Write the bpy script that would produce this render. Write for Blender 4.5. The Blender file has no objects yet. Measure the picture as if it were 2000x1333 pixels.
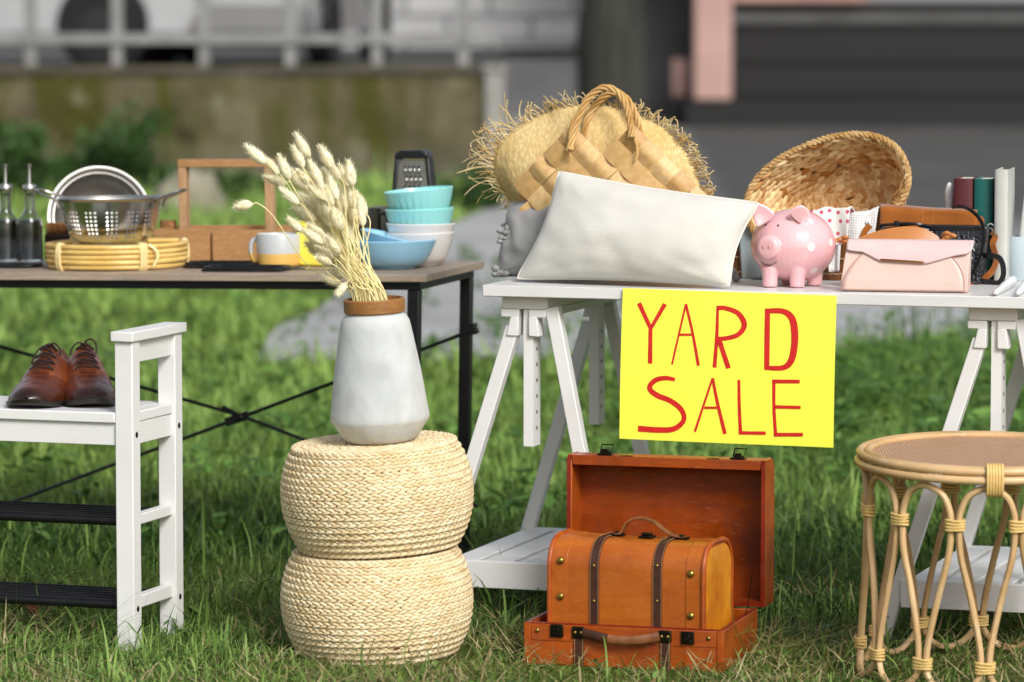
import bpy, math, random
import numpy as np
from mathutils import Vector, Matrix, noise as mnoise
R = math.radians
PI = math.pi
random.seed(7)
rng = np.random.default_rng(11)
SC = bpy.context.scene
COL = SC.collection

# ------------------------------------------------------------------ camera
FPX = 8000.0                         # focal length in photo pixels (2000 px wide frame)
CAM = Vector((0.0, -8.0, 1.25))
PITCH = math.atan(666.5 / FPX)
FW = Vector((0, math.cos(PITCH), -math.sin(PITCH)))
UP = Vector((0, math.sin(PITCH), math.cos(PITCH)))

def ray(px, py):
    return FW + Vector((1, 0, 0)) * ((px - 1000) / FPX) + UP * ((666.5 - py) / FPX)
def at_y(px, py, y):
    r = ray(px, py); return CAM + r * ((y - CAM.y) / r.y)
def on_z(px, py, z=0.0):
    r = ray(px, py); return CAM + r * ((z - CAM.z) / r.z)

class Fr:
    """a local frame: origin O, turned clockwise (seen from above) by yaw degrees"""
    def __init__(s, O, yaw=0.0):
        s.O = Vector(O); s.yaw = yaw; a = R(yaw)
        s.ex = Vector((math.cos(a), -math.sin(a), 0)); s.ey = Vector((math.sin(a), math.cos(a), 0))
    def loc(s, px, py, c=0.0):
        r = ray(px, py); P0 = s.O + s.ey * c
        P = CAM + r * ((P0 - CAM).dot(s.ey) / r.dot(s.ey)); d = P - s.O
        return Vector((d.dot(s.ex), c, d.z))
    def w(s, x, y, z):
        return s.O + s.ex * x + s.ey * y + Vector((0, 0, z))
    def sub(s, px, py, c, z, yaw):
        l = s.loc(px, py, c); P = s.w(l.x, c, 0); P.z = z
        return Fr(P, yaw)

# ------------------------------------------------------------------ mesh builder
def cr(pts, n=8, closed=False):
    P = [Vector(p) for p in pts]; out = []; N = len(P)
    for i in range(N if closed else N - 1):
        p0 = P[(i - 1) % N] if closed or i > 0 else P[0] * 2 - P[1]
        p1 = P[i]; p2 = P[(i + 1) % N]
        p3 = P[(i + 2) % N] if closed or i + 2 < N else P[-1] * 2 - P[-2]
        for k in range(n):
            t = k / n
            out.append(0.5 * ((2 * p1) + (p2 - p0) * t + (2 * p0 - 5 * p1 + 4 * p2 - p3) * t * t + (3 * p1 - p0 - 3 * p2 + p3) * t ** 3))
    if not closed: out.append(P[-1].copy())
    return out

def frames(pts, closed=False):
    n = len(pts); T = []
    for i in range(n):
        a = pts[(i - 1) % n] if closed or i > 0 else pts[i]
        b = pts[(i + 1) % n] if closed or i < n - 1 else pts[i]
        d = (b - a); T.append(d.normalized() if d.length > 1e-9 else Vector((0, 0, 1)))
    ref = Vector((0, 0, 1)) if abs(T[0].z) < .9 else Vector((1, 0, 0))
    N = [(ref - T[0] * ref.dot(T[0])).normalized()]
    for i in range(1, n):
        v = N[-1] - T[i] * N[-1].dot(T[i])
        N.append(v.normalized() if v.length > 1e-6 else N[-1])
    return T, N, [T[i].cross(N[i]) for i in range(n)]

class MB:
    def __init__(s):
        s.v = []; s.f = []; s.t = []; s.m = []; s.tint = .5; s.mi = 0
    def addf(s, f): s.f.append(tuple(f)); s.t.append(s.tint); s.m.append(s.mi)
    def addv(s, p): s.v.append(tuple(p)); return len(s.v) - 1
    def box(s, x0, x1, y0, y1, z0, z1, Mx=None):
        b = len(s.v)
        for z in (z0, z1):
            for x, y in ((x0, y0), (x1, y0), (x1, y1), (x0, y1)):
                p = Vector((x, y, z)); s.v.append(tuple(Mx @ p if Mx else p))
        for q in ((3, 2, 1, 0), (4, 5, 6, 7), (0, 1, 5, 4), (1, 2, 6, 5), (2, 3, 7, 6), (3, 0, 4, 7)):
            s.addf([b + i for i in q])
        return s
    def hexa(s, bot, top):
        b = len(s.v); s.v += [tuple(p) for p in bot] + [tuple(p) for p in top]
        for q in ((3, 2, 1, 0), (4, 5, 6, 7), (0, 1, 5, 4), (1, 2, 6, 5), (2, 3, 7, 6), (3, 0, 4, 7)):
            s.addf([b + i for i in q])
        return s
    def beam(s, p, q, w, d, ref=(0, 1, 0)):
        """bar from p to q; d along ref direction, w across"""
        p = Vector(p); q = Vector(q); t = (q - p).normalized(); r = Vector(ref)
        r = (r - t * r.dot(t)).normalized(); u = t.cross(r)
        cs = [(-1, -1), (1, -1), (1, 1), (-1, 1)]
        s.hexa([p + u * (a * w / 2) + r * (b * d / 2) for a, b in cs], [q + u * (a * w / 2) + r * (b * d / 2) for a, b in cs])
        return s
    def prism(s, poly, ext):
        """poly: list of 3D points (planar), extruded by ext"""
        n = len(poly); b = len(s.v); e = Vector(ext)
        s.v += [tuple(p) for p in poly] + [tuple(Vector(p) + e) for p in poly]
        s.addf(list(range(b, b + n))); s.addf(list(range(b + 2 * n - 1, b + n - 1, -1)))
        for i in range(n):
            j = (i + 1) % n; s.addf((b + i, b + n + i, b + n + j, b + j))
        return s
    def tube(s, pts, r=.01, n=8, closed=False, cap=True, flat=None, tw=None):
        P = [Vector(p) for p in pts]; T, N, B = frames(P, closed); k = len(P); b = len(s.v)
        for i in range(k):
            ri = r[i] if hasattr(r, '__len__') else r
            rx, ry = ri, (ri * flat if flat else ri)
            for j in range(n):
                a = 2 * PI * j / n
                s.v.append(tuple(P[i] + N[i] * (rx * math.cos(a)) + B[i] * (ry * math.sin(a))))
        for i in range(k if closed else k - 1):
            i2 = (i + 1) % k
            for j in range(n):
                j2 = (j + 1) % n
                s.addf((b + i * n + j, b + i * n + j2, b + i2 * n + j2, b + i2 * n + j))
        if cap and not closed:
            s.addf([b + j for j in range(n)][::-1]); s.addf([b + (k - 1) * n + j for j in range(n)])
        return s
    def ribbon(s, pts, w, th, nrm=(0, 1, 0)):
        """flat strap: width w across (perp to path and nrm), thickness th along nrm"""
        P = [Vector(p) for p in pts]; T, _, _ = frames(P); b = len(s.v); nr = None if callable(nrm) else Vector(nrm)
        for i, p in enumerate(P):
            n_ = nr if not callable(nrm) else nrm(i)
            n_ = (n_ - T[i] * n_.dot(T[i])).normalized(); u = T[i].cross(n_)
            for a, c in ((-1, -1), (1, -1), (1, 1), (-1, 1)):
                s.v.append(tuple(p + u * (a * w / 2) + n_ * (c * th / 2)))
        for i in range(len(P) - 1):
            for j in range(4):
                j2 = (j + 1) % 4
                s.addf((b + i * 4 + j, b + i * 4 + j2, b + i * 4 + 4 + j2, b + i * 4 + 4 + j))
        s.addf((b + 3, b + 2, b + 1, b)); e = b + 4 * (len(P) - 1); s.addf((e, e + 1, e + 2, e + 3))
        return s
    def lathe(s, prof, n=48, Mx=None, sx=1, sy=1, arc=None):
        b = len(s.v); k = len(prof); Mx = Mx or Matrix.Identity(4)
        for i, (r, z) in enumerate(prof):
            for j in range(n):
                a = 2 * PI * j / n
                s.v.append(tuple(Mx @ Vector((r * sx * math.cos(a), r * sy * math.sin(a), z))))
        for i in range(k - 1):
            for j in range(n):
                j2 = (j + 1) % n
                s.addf((b + i * n + j, b + i * n + j2, b + (i + 1) * n + j2, b + (i + 1) * n + j))
        if prof[0][0] > 1e-5 and abs(prof[0][0] - prof[-1][0]) + abs(prof[0][1] - prof[-1][1]) > 1e-6:
            s.addf([b + j for j in range(n)][::-1])
            s.addf([b + (k - 1) * n + j for j in range(n)])
        return s
    def grid(s, fn, nu, nv, wrapu=False):
        b = len(s.v); w = nu if wrapu else nu + 1
        for j in range(nv + 1):
            for i in range(w):
                s.v.append(tuple(fn(i / nu, j / nv)))
        for j in range(nv):
            for i in range(nu):
                i2 = (i + 1) % w
                s.addf((b + j * w + i, b + j * w + i2, b + (j + 1) * w + i2, b + (j + 1) * w + i))
        return s
    def ell(s, c, r, rot=None, n=10, m=6):
        c = Vector(c); b = len(s.v); rot = rot or Matrix.Identity(3)
        rx, ry, rz = r if hasattr(r, '__len__') else (r, r, r)
        s.v.append(tuple(c + rot @ Vector((0, 0, -rz))))
        for i in range(1, m):
            a = -PI / 2 + PI * i / m
            for j in range(n):
                t = 2 * PI * j / n
                s.v.append(tuple(c + rot @ Vector((rx * math.cos(a) * math.cos(t), ry * math.cos(a) * math.sin(t), rz * math.sin(a)))))
        s.v.append(tuple(c + rot @ Vector((0, 0, rz)))); top = len(s.v) - 1
        for j in range(n):
            j2 = (j + 1) % n
            s.addf((b, b + 1 + j2, b + 1 + j)); s.addf((top, top - n + j, top - n + j2))
            for i in range(m - 2):
                s.addf((b + 1 + i * n + j, b + 1 + i * n + j2, b + 1 + (i + 1) * n + j2, b + 1 + (i + 1) * n + j))
        return s
    def rope(s, path, Rr, r, strands=3, pitch=.05, n=6, phase=0, jit=0):
        P = [Vector(p) for p in path]; T, N, B = frames(P)
        L = [0]
        for i in range(1, len(P)): L.append(L[-1] + (P[i] - P[i - 1]).length)
        for k in range(strands):
            a0 = 2 * PI * k / strands + phase; s.tint = random.uniform(.2, .9)
            s.tube([P[i] + N[i] * (Rr * math.cos(a0 + L[i] / pitch * 2 * PI)) + B[i] * (Rr * math.sin(a0 + L[i] / pitch * 2 * PI)) for i in range(len(P))], r, n)
        return s
    def build(s, name, mats, parent=None, smooth=True, ang=40, bevel=0, seg=2, subd=0, solid=0, kind=None, remesh=0, label=None):
        me = bpy.data.meshes.new(name); me.from_pydata(s.v, [], s.f)
        mats = mats if isinstance(mats, (list, tuple)) else [mats]
        for m_ in mats: me.materials.append(m_)
        at = me.attributes.new('tint', 'FLOAT', 'FACE'); at.data.foreach_set('value', np.array(s.t, dtype=np.float32))
        me.polygons.foreach_set('material_index', np.array(s.m, dtype=np.int32))
        if smooth:
            me.polygons.foreach_set('use_smooth', np.ones(len(s.f), dtype=bool))
            if ang: me.set_sharp_from_angle(angle=R(ang))
        me.update(); me.validate()
        o = bpy.data.objects.new(name, me); COL.objects.link(o)
        if parent is not None: o.parent = parent
        if remesh:
            md = o.modifiers.new('r', 'REMESH'); md.mode = 'VOXEL'; md.voxel_size = remesh; md.use_smooth_shade = True
            md = o.modifiers.new('s', 'SMOOTH'); md.iterations = 8; md.factor = .5
        if bevel:
            md = o.modifiers.new('b', 'BEVEL'); md.width = bevel; md.segments = seg; md.limit_method = 'ANGLE'; md.angle_limit = R(40); md.harden_normals = False
        if solid:
            md = o.modifiers.new('t', 'SOLIDIFY'); md.thickness = solid; md.offset = 0
        if subd:
            md = o.modifiers.new('u', 'SUBSURF'); md.levels = subd; md.render_levels = subd
        if kind: o['kind'] = kind
        if label: o['label'] = label
        return o

def tag(o, label, cat, group=None, kind=None):
    o['label'] = label; o['category'] = cat
    if group: o['group'] = group
    if kind: o['kind'] = kind
    return o
def thing(name, label, cat, fr, group=None, tilt=(0, 0), rz=0):
    o = bpy.data.objects.new(name, None); COL.objects.link(o)
    o.empty_display_size = .05
    o.location = fr.O
    M_ = Matrix.Rotation(R(-fr.yaw), 3, 'Z') @ Matrix.Rotation(R(tilt[0]), 3, 'X') @ Matrix.Rotation(R(tilt[1]), 3, 'Y') @ Matrix.Rotation(R(rz), 3, 'Z')
    o.rotation_euler = M_.to_euler()
    return tag(o, label, cat, group)
def place(o, fr, tilt=(0, 0)):
    o.location = fr.O
    M_ = Matrix.Rotation(R(-fr.yaw), 3, 'Z') @ Matrix.Rotation(R(tilt[0]), 3, 'X') @ Matrix.Rotation(R(tilt[1]), 3, 'Y')
    o.rotation_euler = M_.to_euler(); return o
def copy_tree(o, parent=None):
    c = o.copy(); COL.objects.link(c)
    if parent is not None: c.parent = parent
    for ch in list(o.children): copy_tree(ch, c)
    return c
def ico_dirs(n):
    g = PI * (3 - math.sqrt(5)); out = []
    for i in range(n):
        z = 1 - 2 * (i + .5) / n; r = math.sqrt(1 - z * z); out.append(Vector((r * math.cos(g * i), r * math.sin(g * i), z)))
    return out

# ------------------------------------------------------------------ materials
def lin(c):
    if isinstance(c, str):
        c = c.lstrip('#'); c = [int(c[i:i + 2], 16) / 255 for i in (0, 2, 4)]
        c = [x / 12.92 if x <= .04045 else ((x + .055) / 1.055) ** 2.4 for x in c]
    return (c[0], c[1], c[2], 1)

class NT:
    def __init__(s, name):
        s.mat = bpy.data.materials.new(name); s.mat.use_nodes = True; s.nt = s.mat.node_tree
        s.b = s.nt.nodes['Principled BSDF']; s.out = s.nt.nodes['Material Output']
    def n(s, t, **k):
        nd = s.nt.nodes.new(t)
        for a, v in k.items(): setattr(nd, a, v)
        return nd
    def l(s, a, b): s.nt.links.new(a, b)
    def math(s, op, a, b=None, c=None):
        nd = s.n('ShaderNodeMath', operation=op)
        for i, x in enumerate((a, b, c)):
            if x is None: continue
            if isinstance(x, (int, float)): nd.inputs[i].default_value = x
            else: s.l(x, nd.inputs[i])
        return nd.outputs[0]
    def mix(s, f, a, b, blend='MIX'):
        nd = s.n('ShaderNodeMix', data_type='RGBA', blend_type=blend)
        for sock, x in ((nd.inputs[0], f), (nd.inputs[6], a), (nd.inputs[7], b)):
            if isinstance(x, (int, float)): sock.default_value = x
            elif isinstance(x, (tuple, list, str)): sock.default_value = lin(x)
            else: s.l(x, sock)
        return nd.outputs[2]
    def coord(s, kind='Object', stretch=(1, 1, 1), rot=(0, 0, 0)):
        tc = s.n('ShaderNodeTexCoord'); mp = s.n('ShaderNodeMapping')
        mp.inputs['Scale'].default_value = stretch; mp.inputs['Rotation'].default_value = rot
        s.l(tc.outputs[kind], mp.inputs[0]); return mp.outputs[0]
    def noise(s, co, scale, detail=3, rough=.55, dist=0):
        nd = s.n('ShaderNodeTexNoise'); nd.inputs['Scale'].default_value = scale; nd.inputs['Detail'].default_value = detail
        nd.inputs['Roughness'].default_value = rough; nd.inputs['Distortion'].default_value = dist
        s.l(co, nd.inputs['Vector']); return nd.outputs['Fac']
    def ramp(s, f, lo, hi, a=0., b=1.):
        nd = s.n('ShaderNodeMapRange'); nd.clamp = True
        for i, x in enumerate((lo, hi, a, b)): nd.inputs[i + 1].default_value = x
        s.l(f, nd.inputs[0]); return nd.outputs[0]
    def attr(s, nm='tint'):
        nd = s.n('ShaderNodeAttribute'); nd.attribute_name = nm; return nd.outputs['Fac']
    def bump(s, h, strength=.3, dist=.002, prev=None):
        nd = s.n('ShaderNodeBump'); nd.inputs['Strength'].default_value = strength; nd.inputs['Distance'].default_value = dist
        s.l(h, nd.inputs['Height'])
        if prev is not None: s.l(prev, nd.inputs['Normal'])
        s.l(nd.outputs[0], s.b.inputs['Normal']); return nd.outputs[0]
    def col(s, c):
        if isinstance(c, (tuple, list, str)): s.b.inputs['Base Color'].default_value = lin(c)
        else: s.l(c, s.b.inputs['Base Color'])
    def set(s, rough=.5, metal=0, spec=None, coat=0, trans=0, sheen=0, sss=0, ior=None, coat_r=.1):
        b = s.b.inputs; b['Roughness'].default_value = rough; b['Metallic'].default_value = metal
        if spec is not None: b['Specular IOR Level'].default_value = spec
        b['Coat Weight'].default_value = coat; b['Coat Roughness'].default_value = coat_r
        b['Transmission Weight'].default_value = trans; b['Sheen Weight'].default_value = sheen
        if sss: b['Subsurface Weight'].default_value = sss; b['Subsurface Radius'].default_value = (.02, .015, .01); b['Subsurface Scale'].default_value = 1.0
        if ior: b['IOR'].default_value = ior

def mat(name, c1, c2=None, scale=8, detail=4, lo=.35, hi=.68, amt=1., rough=.5, rvar=0, bump=0, bscale=60, bdist=.002, stretch=(1, 1, 1), tint=None, **kw):
    m = NT(name); co = m.coord('Object', stretch)
    base = lin(c1)
    if tint: base = m.mix(m.attr(), tint[0], tint[1])
    if c2 is not None:
        f = m.ramp(m.noise(co, scale, detail), lo, hi, 0, amt); base = m.mix(f, base, c2)
    m.col(base); m.set(rough=rough, **kw)
    if rvar:
        m.l(m.ramp(m.noise(co, scale * 1.7, 3), .3, .7, max(0, rough - rvar), min(1, rough + rvar)), m.b.inputs['Roughness'])
    if bump: m.bump(m.noise(co, bscale, 4), bump, bdist)
    return m.mat

def wood(name, a, b, c=None, axis=0, scale=14, rough=.5, bump=.15, **kw):
    st = [9, 9, 9]; st[axis] = .9
    m = NT(name); co = m.coord('Object', tuple(st))
    f = m.ramp(m.noise(co, scale * .35, 5, .6, 1.2), .3, .7)
    col = m.mix(f, a, b)
    f2 = m.ramp(m.noise(m.coord('Object', tuple(x * 5 for x in st)), scale, 3), .45, .75, 0, .6)
    col = m.mix(f2, col, c or b)
    m.col(col); m.set(rough=rough, **kw)
    if bump: m.bump(f2, bump, .001)
    return m.mat

def fabric(name, a, b, wscale=900, rough=.9, bump=.35, var=3):
    m = NT(name); co = m.coord('Object')
    w1 = m.n('ShaderNodeTexWave', bands_direction='X'); w1.inputs['Scale'].default_value = wscale * .16; w1.inputs['Distortion'].default_value = .6
    w2 = m.n('ShaderNodeTexWave', bands_direction='Z'); w2.inputs['Scale'].default_value = wscale * .16; w2.inputs['Distortion'].default_value = .6
    m.l(co, w1.inputs[0]); m.l(co, w2.inputs[0])
    h = m.math('MULTIPLY', w1.outputs['Fac'], w2.outputs['Fac'])
    f = m.ramp(m.noise(co, var, 5, .6), .35, .7)
    c = m.mix(f, a, b); c = m.mix(m.math('MULTIPLY', h, .18), c, (.02, .02, .02), 'MIX') if False else c
    n2 = m.noise(co, 700, 2); c = m.mix(m.ramp(n2, .45, .75, 0, .07), c, (.1, .1, .1))
    m.col(c); m.set(rough=rough, sheen=.15, spec=.2)
    m.bump(h, bump, .0006)
    return m.mat

def add_translucent(m, fac, colr):
    """mix some translucency into a finished material (leaves, fluff)"""
    nt = m.node_tree; out = nt.nodes['Material Output']; b = nt.nodes['Principled BSDF']
    tr = nt.nodes.new('ShaderNodeBsdfTranslucent'); mx = nt.nodes.new('ShaderNodeMixShader'); mx.inputs[0].default_value = fac
    src = b.inputs['Base Color']
    if src.is_linked: nt.links.new(src.links[0].from_socket, tr.inputs[0])
    else: tr.inputs[0].default_value = lin(colr)
    nt.links.new(b.outputs[0], mx.inputs[1]); nt.links.new(tr.outputs[0], mx.inputs[2]); nt.links.new(mx.outputs[0], out.inputs[0]); return m
DOF_F, SKY_S, SUN_S, SUN_A = 4.0, .145, 2.85, 20
# ================================================================== materials for furniture
M_white = mat('white_paint', '#dedddb', '#cfcdc8', scale=6, detail=6, lo=.45, hi=.75, amt=.6, rough=.38, bump=.05, bscale=180, bdist=.0006, spec=.4)
M_whitewood = wood('white_lacquered_wood', '#dcdbd9', '#d0cfcd', '#d8d7d5', axis=0, rough=.35, bump=.1)
M_black = mat('black_powder_coat', '#0b0b0c', '#141416', scale=30, rough=.42, spec=.4)
M_bolt = mat('black_bolt', '#101012', rough=.3, metal=.6)
M_greywood = wood('grey_oak_laminate', '#a3917f', '#857565', '#b5a594', axis=0, scale=22, rough=.5)
M_hole = mat('drilled_hole', '#3a332c', rough=.9)

# ================================================================== white trestle table
pc = at_y(942, 557, .156)
T = Fr((pc.x, pc.y, 0), 18)
ZT = pc.z
t = thing('trestle_table', 'white trestle table with a yellow sign hanging from its front edge', 'table', T)
MB().box(0, 1.62, 0, .62, ZT - .023, ZT).build('tabletop', M_whitewood, t, bevel=.002)

def px_poly(fr, pts, c): return [fr.loc(x, y, c) for x, y in pts]
def trestle(dx):
    tr = bpy.data.objects.new('trestle', None); COL.objects.link(tr); tr.parent = t; tr.location = (dx, 0, 0)
    c = .035; D = .50; zt = ZT - .0235
    def L(x, y, cc=c): return T.loc(x, y, cc)
    xl, xr = L(980, 590).x, L(1069, 590).x
    z1 = L(1020, 604.5).z
    m = MB().box(xl, xr, c, c + D + .06, z1, zt); m.build('top_plate', M_white, tr, bevel=.0025)
    # two rails under the plate, with dovetail brackets front and rear
    m = MB(); zr = L(1000, 620).z
    m.box(L(978.6, 610).x, L(1013.5, 610).x, c - .002, c + D + .055, zr, z1 - .0005)
    m.box(L(1033, 610).x, L(1066, 610).x, c - .002, c + D + .055, zr, z1 - .0005)
    for cc in (c - .003, c + D + .02):
        e = Vector((0, .036, 0))
        o = Vector((0, cc - c, 0))
        m.prism([L(x, y) + o for x, y in ((997.5, 619.5), (988.8, 656), (1012, 657), (1013.6, 619.5))][::1], e)
        m.prism([L(x, y) + o for x, y in ((1033, 619.5), (1033, 657.5), (1054, 658.5), (1049, 619.5))], e)
    m.build('rail', M_white, tr, bevel=.002)
    # centre posts with drilled height holes
    for k in (0, 1):
        oy = k * .45
        x0 = L(1021, 740).x; x1 = L(1040, 740).x; zb = L(1030, 873).z
        m = MB().box(x0, x1, c + .006 + oy, c + .052 + oy, zb, z1 - .001)
        m.mi = 1
        for j in range(6):
            zc = L(1030, 683 + j * 31).z
            n0 = len(m.v)
            for q in range(12):
                a = 2 * PI * q / 12
                m.v.append((x1 + .0006, c + .028 + oy + .0042 * math.cos(a), zc + .0042 * math.sin(a)))
            m.addf(range(n0, n0 + 12))
        m.mi = 0
        m.build('post', [M_white, M_hole], tr, bevel=0)
    # four legs
    def leg(p, q, cc, w=.027):
        a = L(*p, cc); b = L(*q, cc)
        s = (0 - a.z) / (b.z - a.z)
        g = a + (b - a) * s; g.z = -.01
        top = a + (a - b).normalized() * .012
        MB().beam(top, g, w, .028).build('leg', M_white, tr, bevel=.002)
    leg((1001, 650), (923, 900), c + .015)
    leg((1083, 612), (1138, 900), c + .015)
    leg((1148, 640), (1022, 1060), c + D + .03)
    leg((1192, 606), (1240, 820), c + D + .03)
    # slatted shelf between the legs
    zf0, zf1 = L(980, 1150, c).z, L(980, 1097, c).z
    xa, xb = L(862, 1100, c).x, L(1206, 1100, c).x
    m = MB().box(xa, xb, c - .006, c + .010, zf0, zf1); m.build('shelf_rail', M_white, tr, bevel=.002)
    m = MB().box(xa + .02, xb - .02, c + D + .02, c + D + .036, zf0, zf1); m.build('shelf_rail', M_white, tr, bevel=.002)
    m = MB(); n = 5; wx = (xb - xa - .01) / n
    for i in range(n):
        m.box(xa + .005 + i * wx + .007, xa + .005 + (i + 1) * wx - .007, c + .0105, c + D + .0195, zf1 - .014, zf1 - .002)
    m.build('shelf', M_white, tr, bevel=.0015)
    return tr
trestle(0)
dx2 = T.loc(1890.5, 605, .035).x - T.loc(979, 592, .035).x
trestle(dx2)

# ================================================================== dark table with grey wood top
pb = at_y(832, 537, .72)
B = Fr((pb.x, pb.y, 0), 15)
ZB = pb.z
BT = -.75
def zb(px): return ZB + math.tan(R(BT)) * (832 - px) / 915
t = thing('side_table', 'grey wood top table on a thin black steel frame with crossed rods', 'table', B)
t.matrix_basis = Matrix.Translation((B.O.x, B.O.y, ZB)) @ Matrix.Rotation(R(-B.yaw), 4, 'Z') @ Matrix.Rotation(R(BT), 4, 'Y') @ Matrix.Translation((0, 0, -ZB))
LB, DB = 1.34, .47
MB().box(-LB, 0, 0, DB, ZB - .016, ZB).build('tabletop', M_greywood, t, bevel=.0012)
m = MB()
zf = ZB - .0165
m.box(-LB + .02, -.02, .02, .034, zf - .018, zf); m.box(-LB + .02, -.02, DB - .03, DB - .016, zf - .018, zf)
m.box(-.034, -.02, .0345, DB - .0305, zf - .018, zf - .0002); m.box(-LB + .02, -LB + .034, .0345, DB - .0305, zf - .018, zf - .0002)
m.build('frame', M_black, t, bevel=.001)
for (x, y) in ((-.036, .036), (-.032, DB - .034), (-LB + .036, .036), (-LB + .036, DB - .034)):
    lean = -.018 if x > -.5 else -.01
    MB().beam((x, y, zf - .0185), (x + lean, y, -.01), .026, .026).build('leg', M_black, t, bevel=.002)
yb = DB - .034
p1 = B.loc(931, 642, yb); p2 = B.loc(470, 808, yb); p3 = B.loc(0, 975, yb); p0 = B.loc(0, 666, yb); p4 = B.loc(926, 990, yb)
for a, b, off in ((p1, p2 + (p3 - p2) * 1.06, -.006), (p0 + (p0 - p2) * .06, p4, .006)):
    o = Vector((0, off, 0))
    MB().tube([a + o, p2 + o if off < 0 else p2 + o, b + o], .0042, 8).build('cross_rod', M_black, t)
m = MB().beam(p2 + Vector((-.036, -.016, -.012)), p2 + Vector((.02, -.016, .006)), .02, .004)
m.beam(p2 + Vector((-.044, -.013, .022)), p2 + Vector((-.006, -.013, .004)), .012, .004)
m.ell(p2 + Vector((0, -.016, 0)), (.010, .008, .010)); m.build('rod_clamp', M_black, t)
m = MB().ell(p1 + Vector((-.012, -.004, -.005)), (.018, .008, .009)).box(p1.x - .030, p1.x - .004, yb - .016, yb + .016, p1.z - .012, p1.z + .012)
m.build('rod_bracket', M_black, t, bevel=.001)

# ================================================================== white bench with shoe shelves
pr = on_z(246, 1272)
K = Fr((pr.x - .0175, pr.y, 0), 19)
t = thing('shoe_bench', 'white wooden bench with black rail shelves holding brown shoes', 'bench', K)
LK = .84; w = .037; dep = .238; dpost = .036
def KL(x, y, c=0): return K.loc(x, y, c)
zcap0, zcap1 = KL(246, 668).z, KL(246, 648.5).z
zs1, zs0, za0 = KL(200, 806).z, KL(200, 826).z, KL(200, 870).z
for x in (0, -LK):
    for y in (0, dep - dpost):
        MB().box(x, x + w, y, y + dpost, -.012, zcap0 - .0004).build('post', M_white, t, bevel=.002)
    MB().box(x - .005, x + w + .005, -.008, dep + .012, zcap0, zcap1).build('armrest', M_white, t, bevel=.002)
    MB().box(x + .008, x + w - .008, dpost + .0003, dep - dpost - .0003, zcap0 - .043, zcap0 - .0006).build('end_rail', M_white, t, bevel=.0015)
    MB().box(x + .008, x + w - .008, dpost + .0003, dep - dpost - .0003, za0, zs0 - .0006).build('end_rail', M_white, t, bevel=.0015)
    for py, h in ((1028, .020), (1192, .024)):
        z = KL(281, py).z
        MB().box(x + .008, x + w - .008, dpost + .0003, dep - dpost - .0003, z - .004, z - .004 + h).build('stretcher', M_white, t, bevel=.0015)
m = MB().box(-LK + w + .0005, -.0005, -.002, dep + .002, zs0, zs1)
m.box(-.0004, w - .006, dpost + .0004, dep - dpost - .0004, zs0, zs1)
m.build('seat', M_white, t, bevel=.002)
MB().box(-LK + w + .0005, -.0005, .006, .022, za0, zs0 - .0004).build('apron', M_white, t, bevel=.001)
MB().box(-LK + w + .0005, -.0005, dep - .022, dep - .006, za0, zs0 - .0004).build('apron', M_white, t, bevel=.001)
for zy, n in ((1022, 7), (1186, 7)):
    z = KL(228, zy).z; m = MB()
    for i in range(n):
        y = .03 + i * (dep - .06) / (n - 1)
        m.tube([(-LK + w, y, z), (0.018, y, z)], .0095 if i == 0 else .0055, 10)
    m.build('rail_shelf', M_black, t)
for (x, y, c) in ((274, 850, 0), (364, 832, 1), (273, 1190, 0), (363, 1166, 1)):
    yy = .018 + (dep - dpost) * c
    z = KL(x, y, yy).z
    MB().ell((w, yy, z), (.0022, .0055, .0062), n=12, m=6).build('bolt', M_bolt, t)

# ================================================================== yard sale sign
M_yel = mat('yellow_poster_board', '#f6f752', '#f1f248', scale=7, amt=.5, rough=.62, spec=.3)
M_red = mat('red_marker_paint', '#cf2019', '#bb1713', scale=60, amt=.7, rough=.55)
fs = T.sub(1422, 720, -.006, 0.45, 18.0)
t = thing('yard_sale_sign', 'yellow hand-lettered YARD SALE sign hanging from the table edge', 'sign', fs)
q = [fs.loc(x, y) for x, y in ((1210, 857), (1627, 875), (1634, 578), (1217, 563))]
def bil(u, v): return (q[0] * (1 - u) + q[1] * u) * (1 - v) + (q[3] * (1 - u) + q[2] * u) * v
def wav(u, v): return -.0045 * math.sin(v * 3.1) * (1 - u * .3) - .0025 * math.sin(u * 5) * (1 - v)
m = MB().grid(lambda u, v: bil(u, v) + Vector((0, wav(u, v), 0)), 24, 18)
m.build('board', M_yel, t, solid=.0016, smooth=False)
def sg(x, y): return fs.loc(1190 + x / 3.92, 550 + y / 3.92)
Q00, QU, QV = q[0], (q[1] - q[0]), (q[3] - q[0])
def on_board(p):
    d = p - Q00; u = d.dot(QU) / QU.length_squared; v = d.dot(QV) / QV.length_squared
    return Vector((p.x, wav(u, v) - .0014, p.z))
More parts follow.
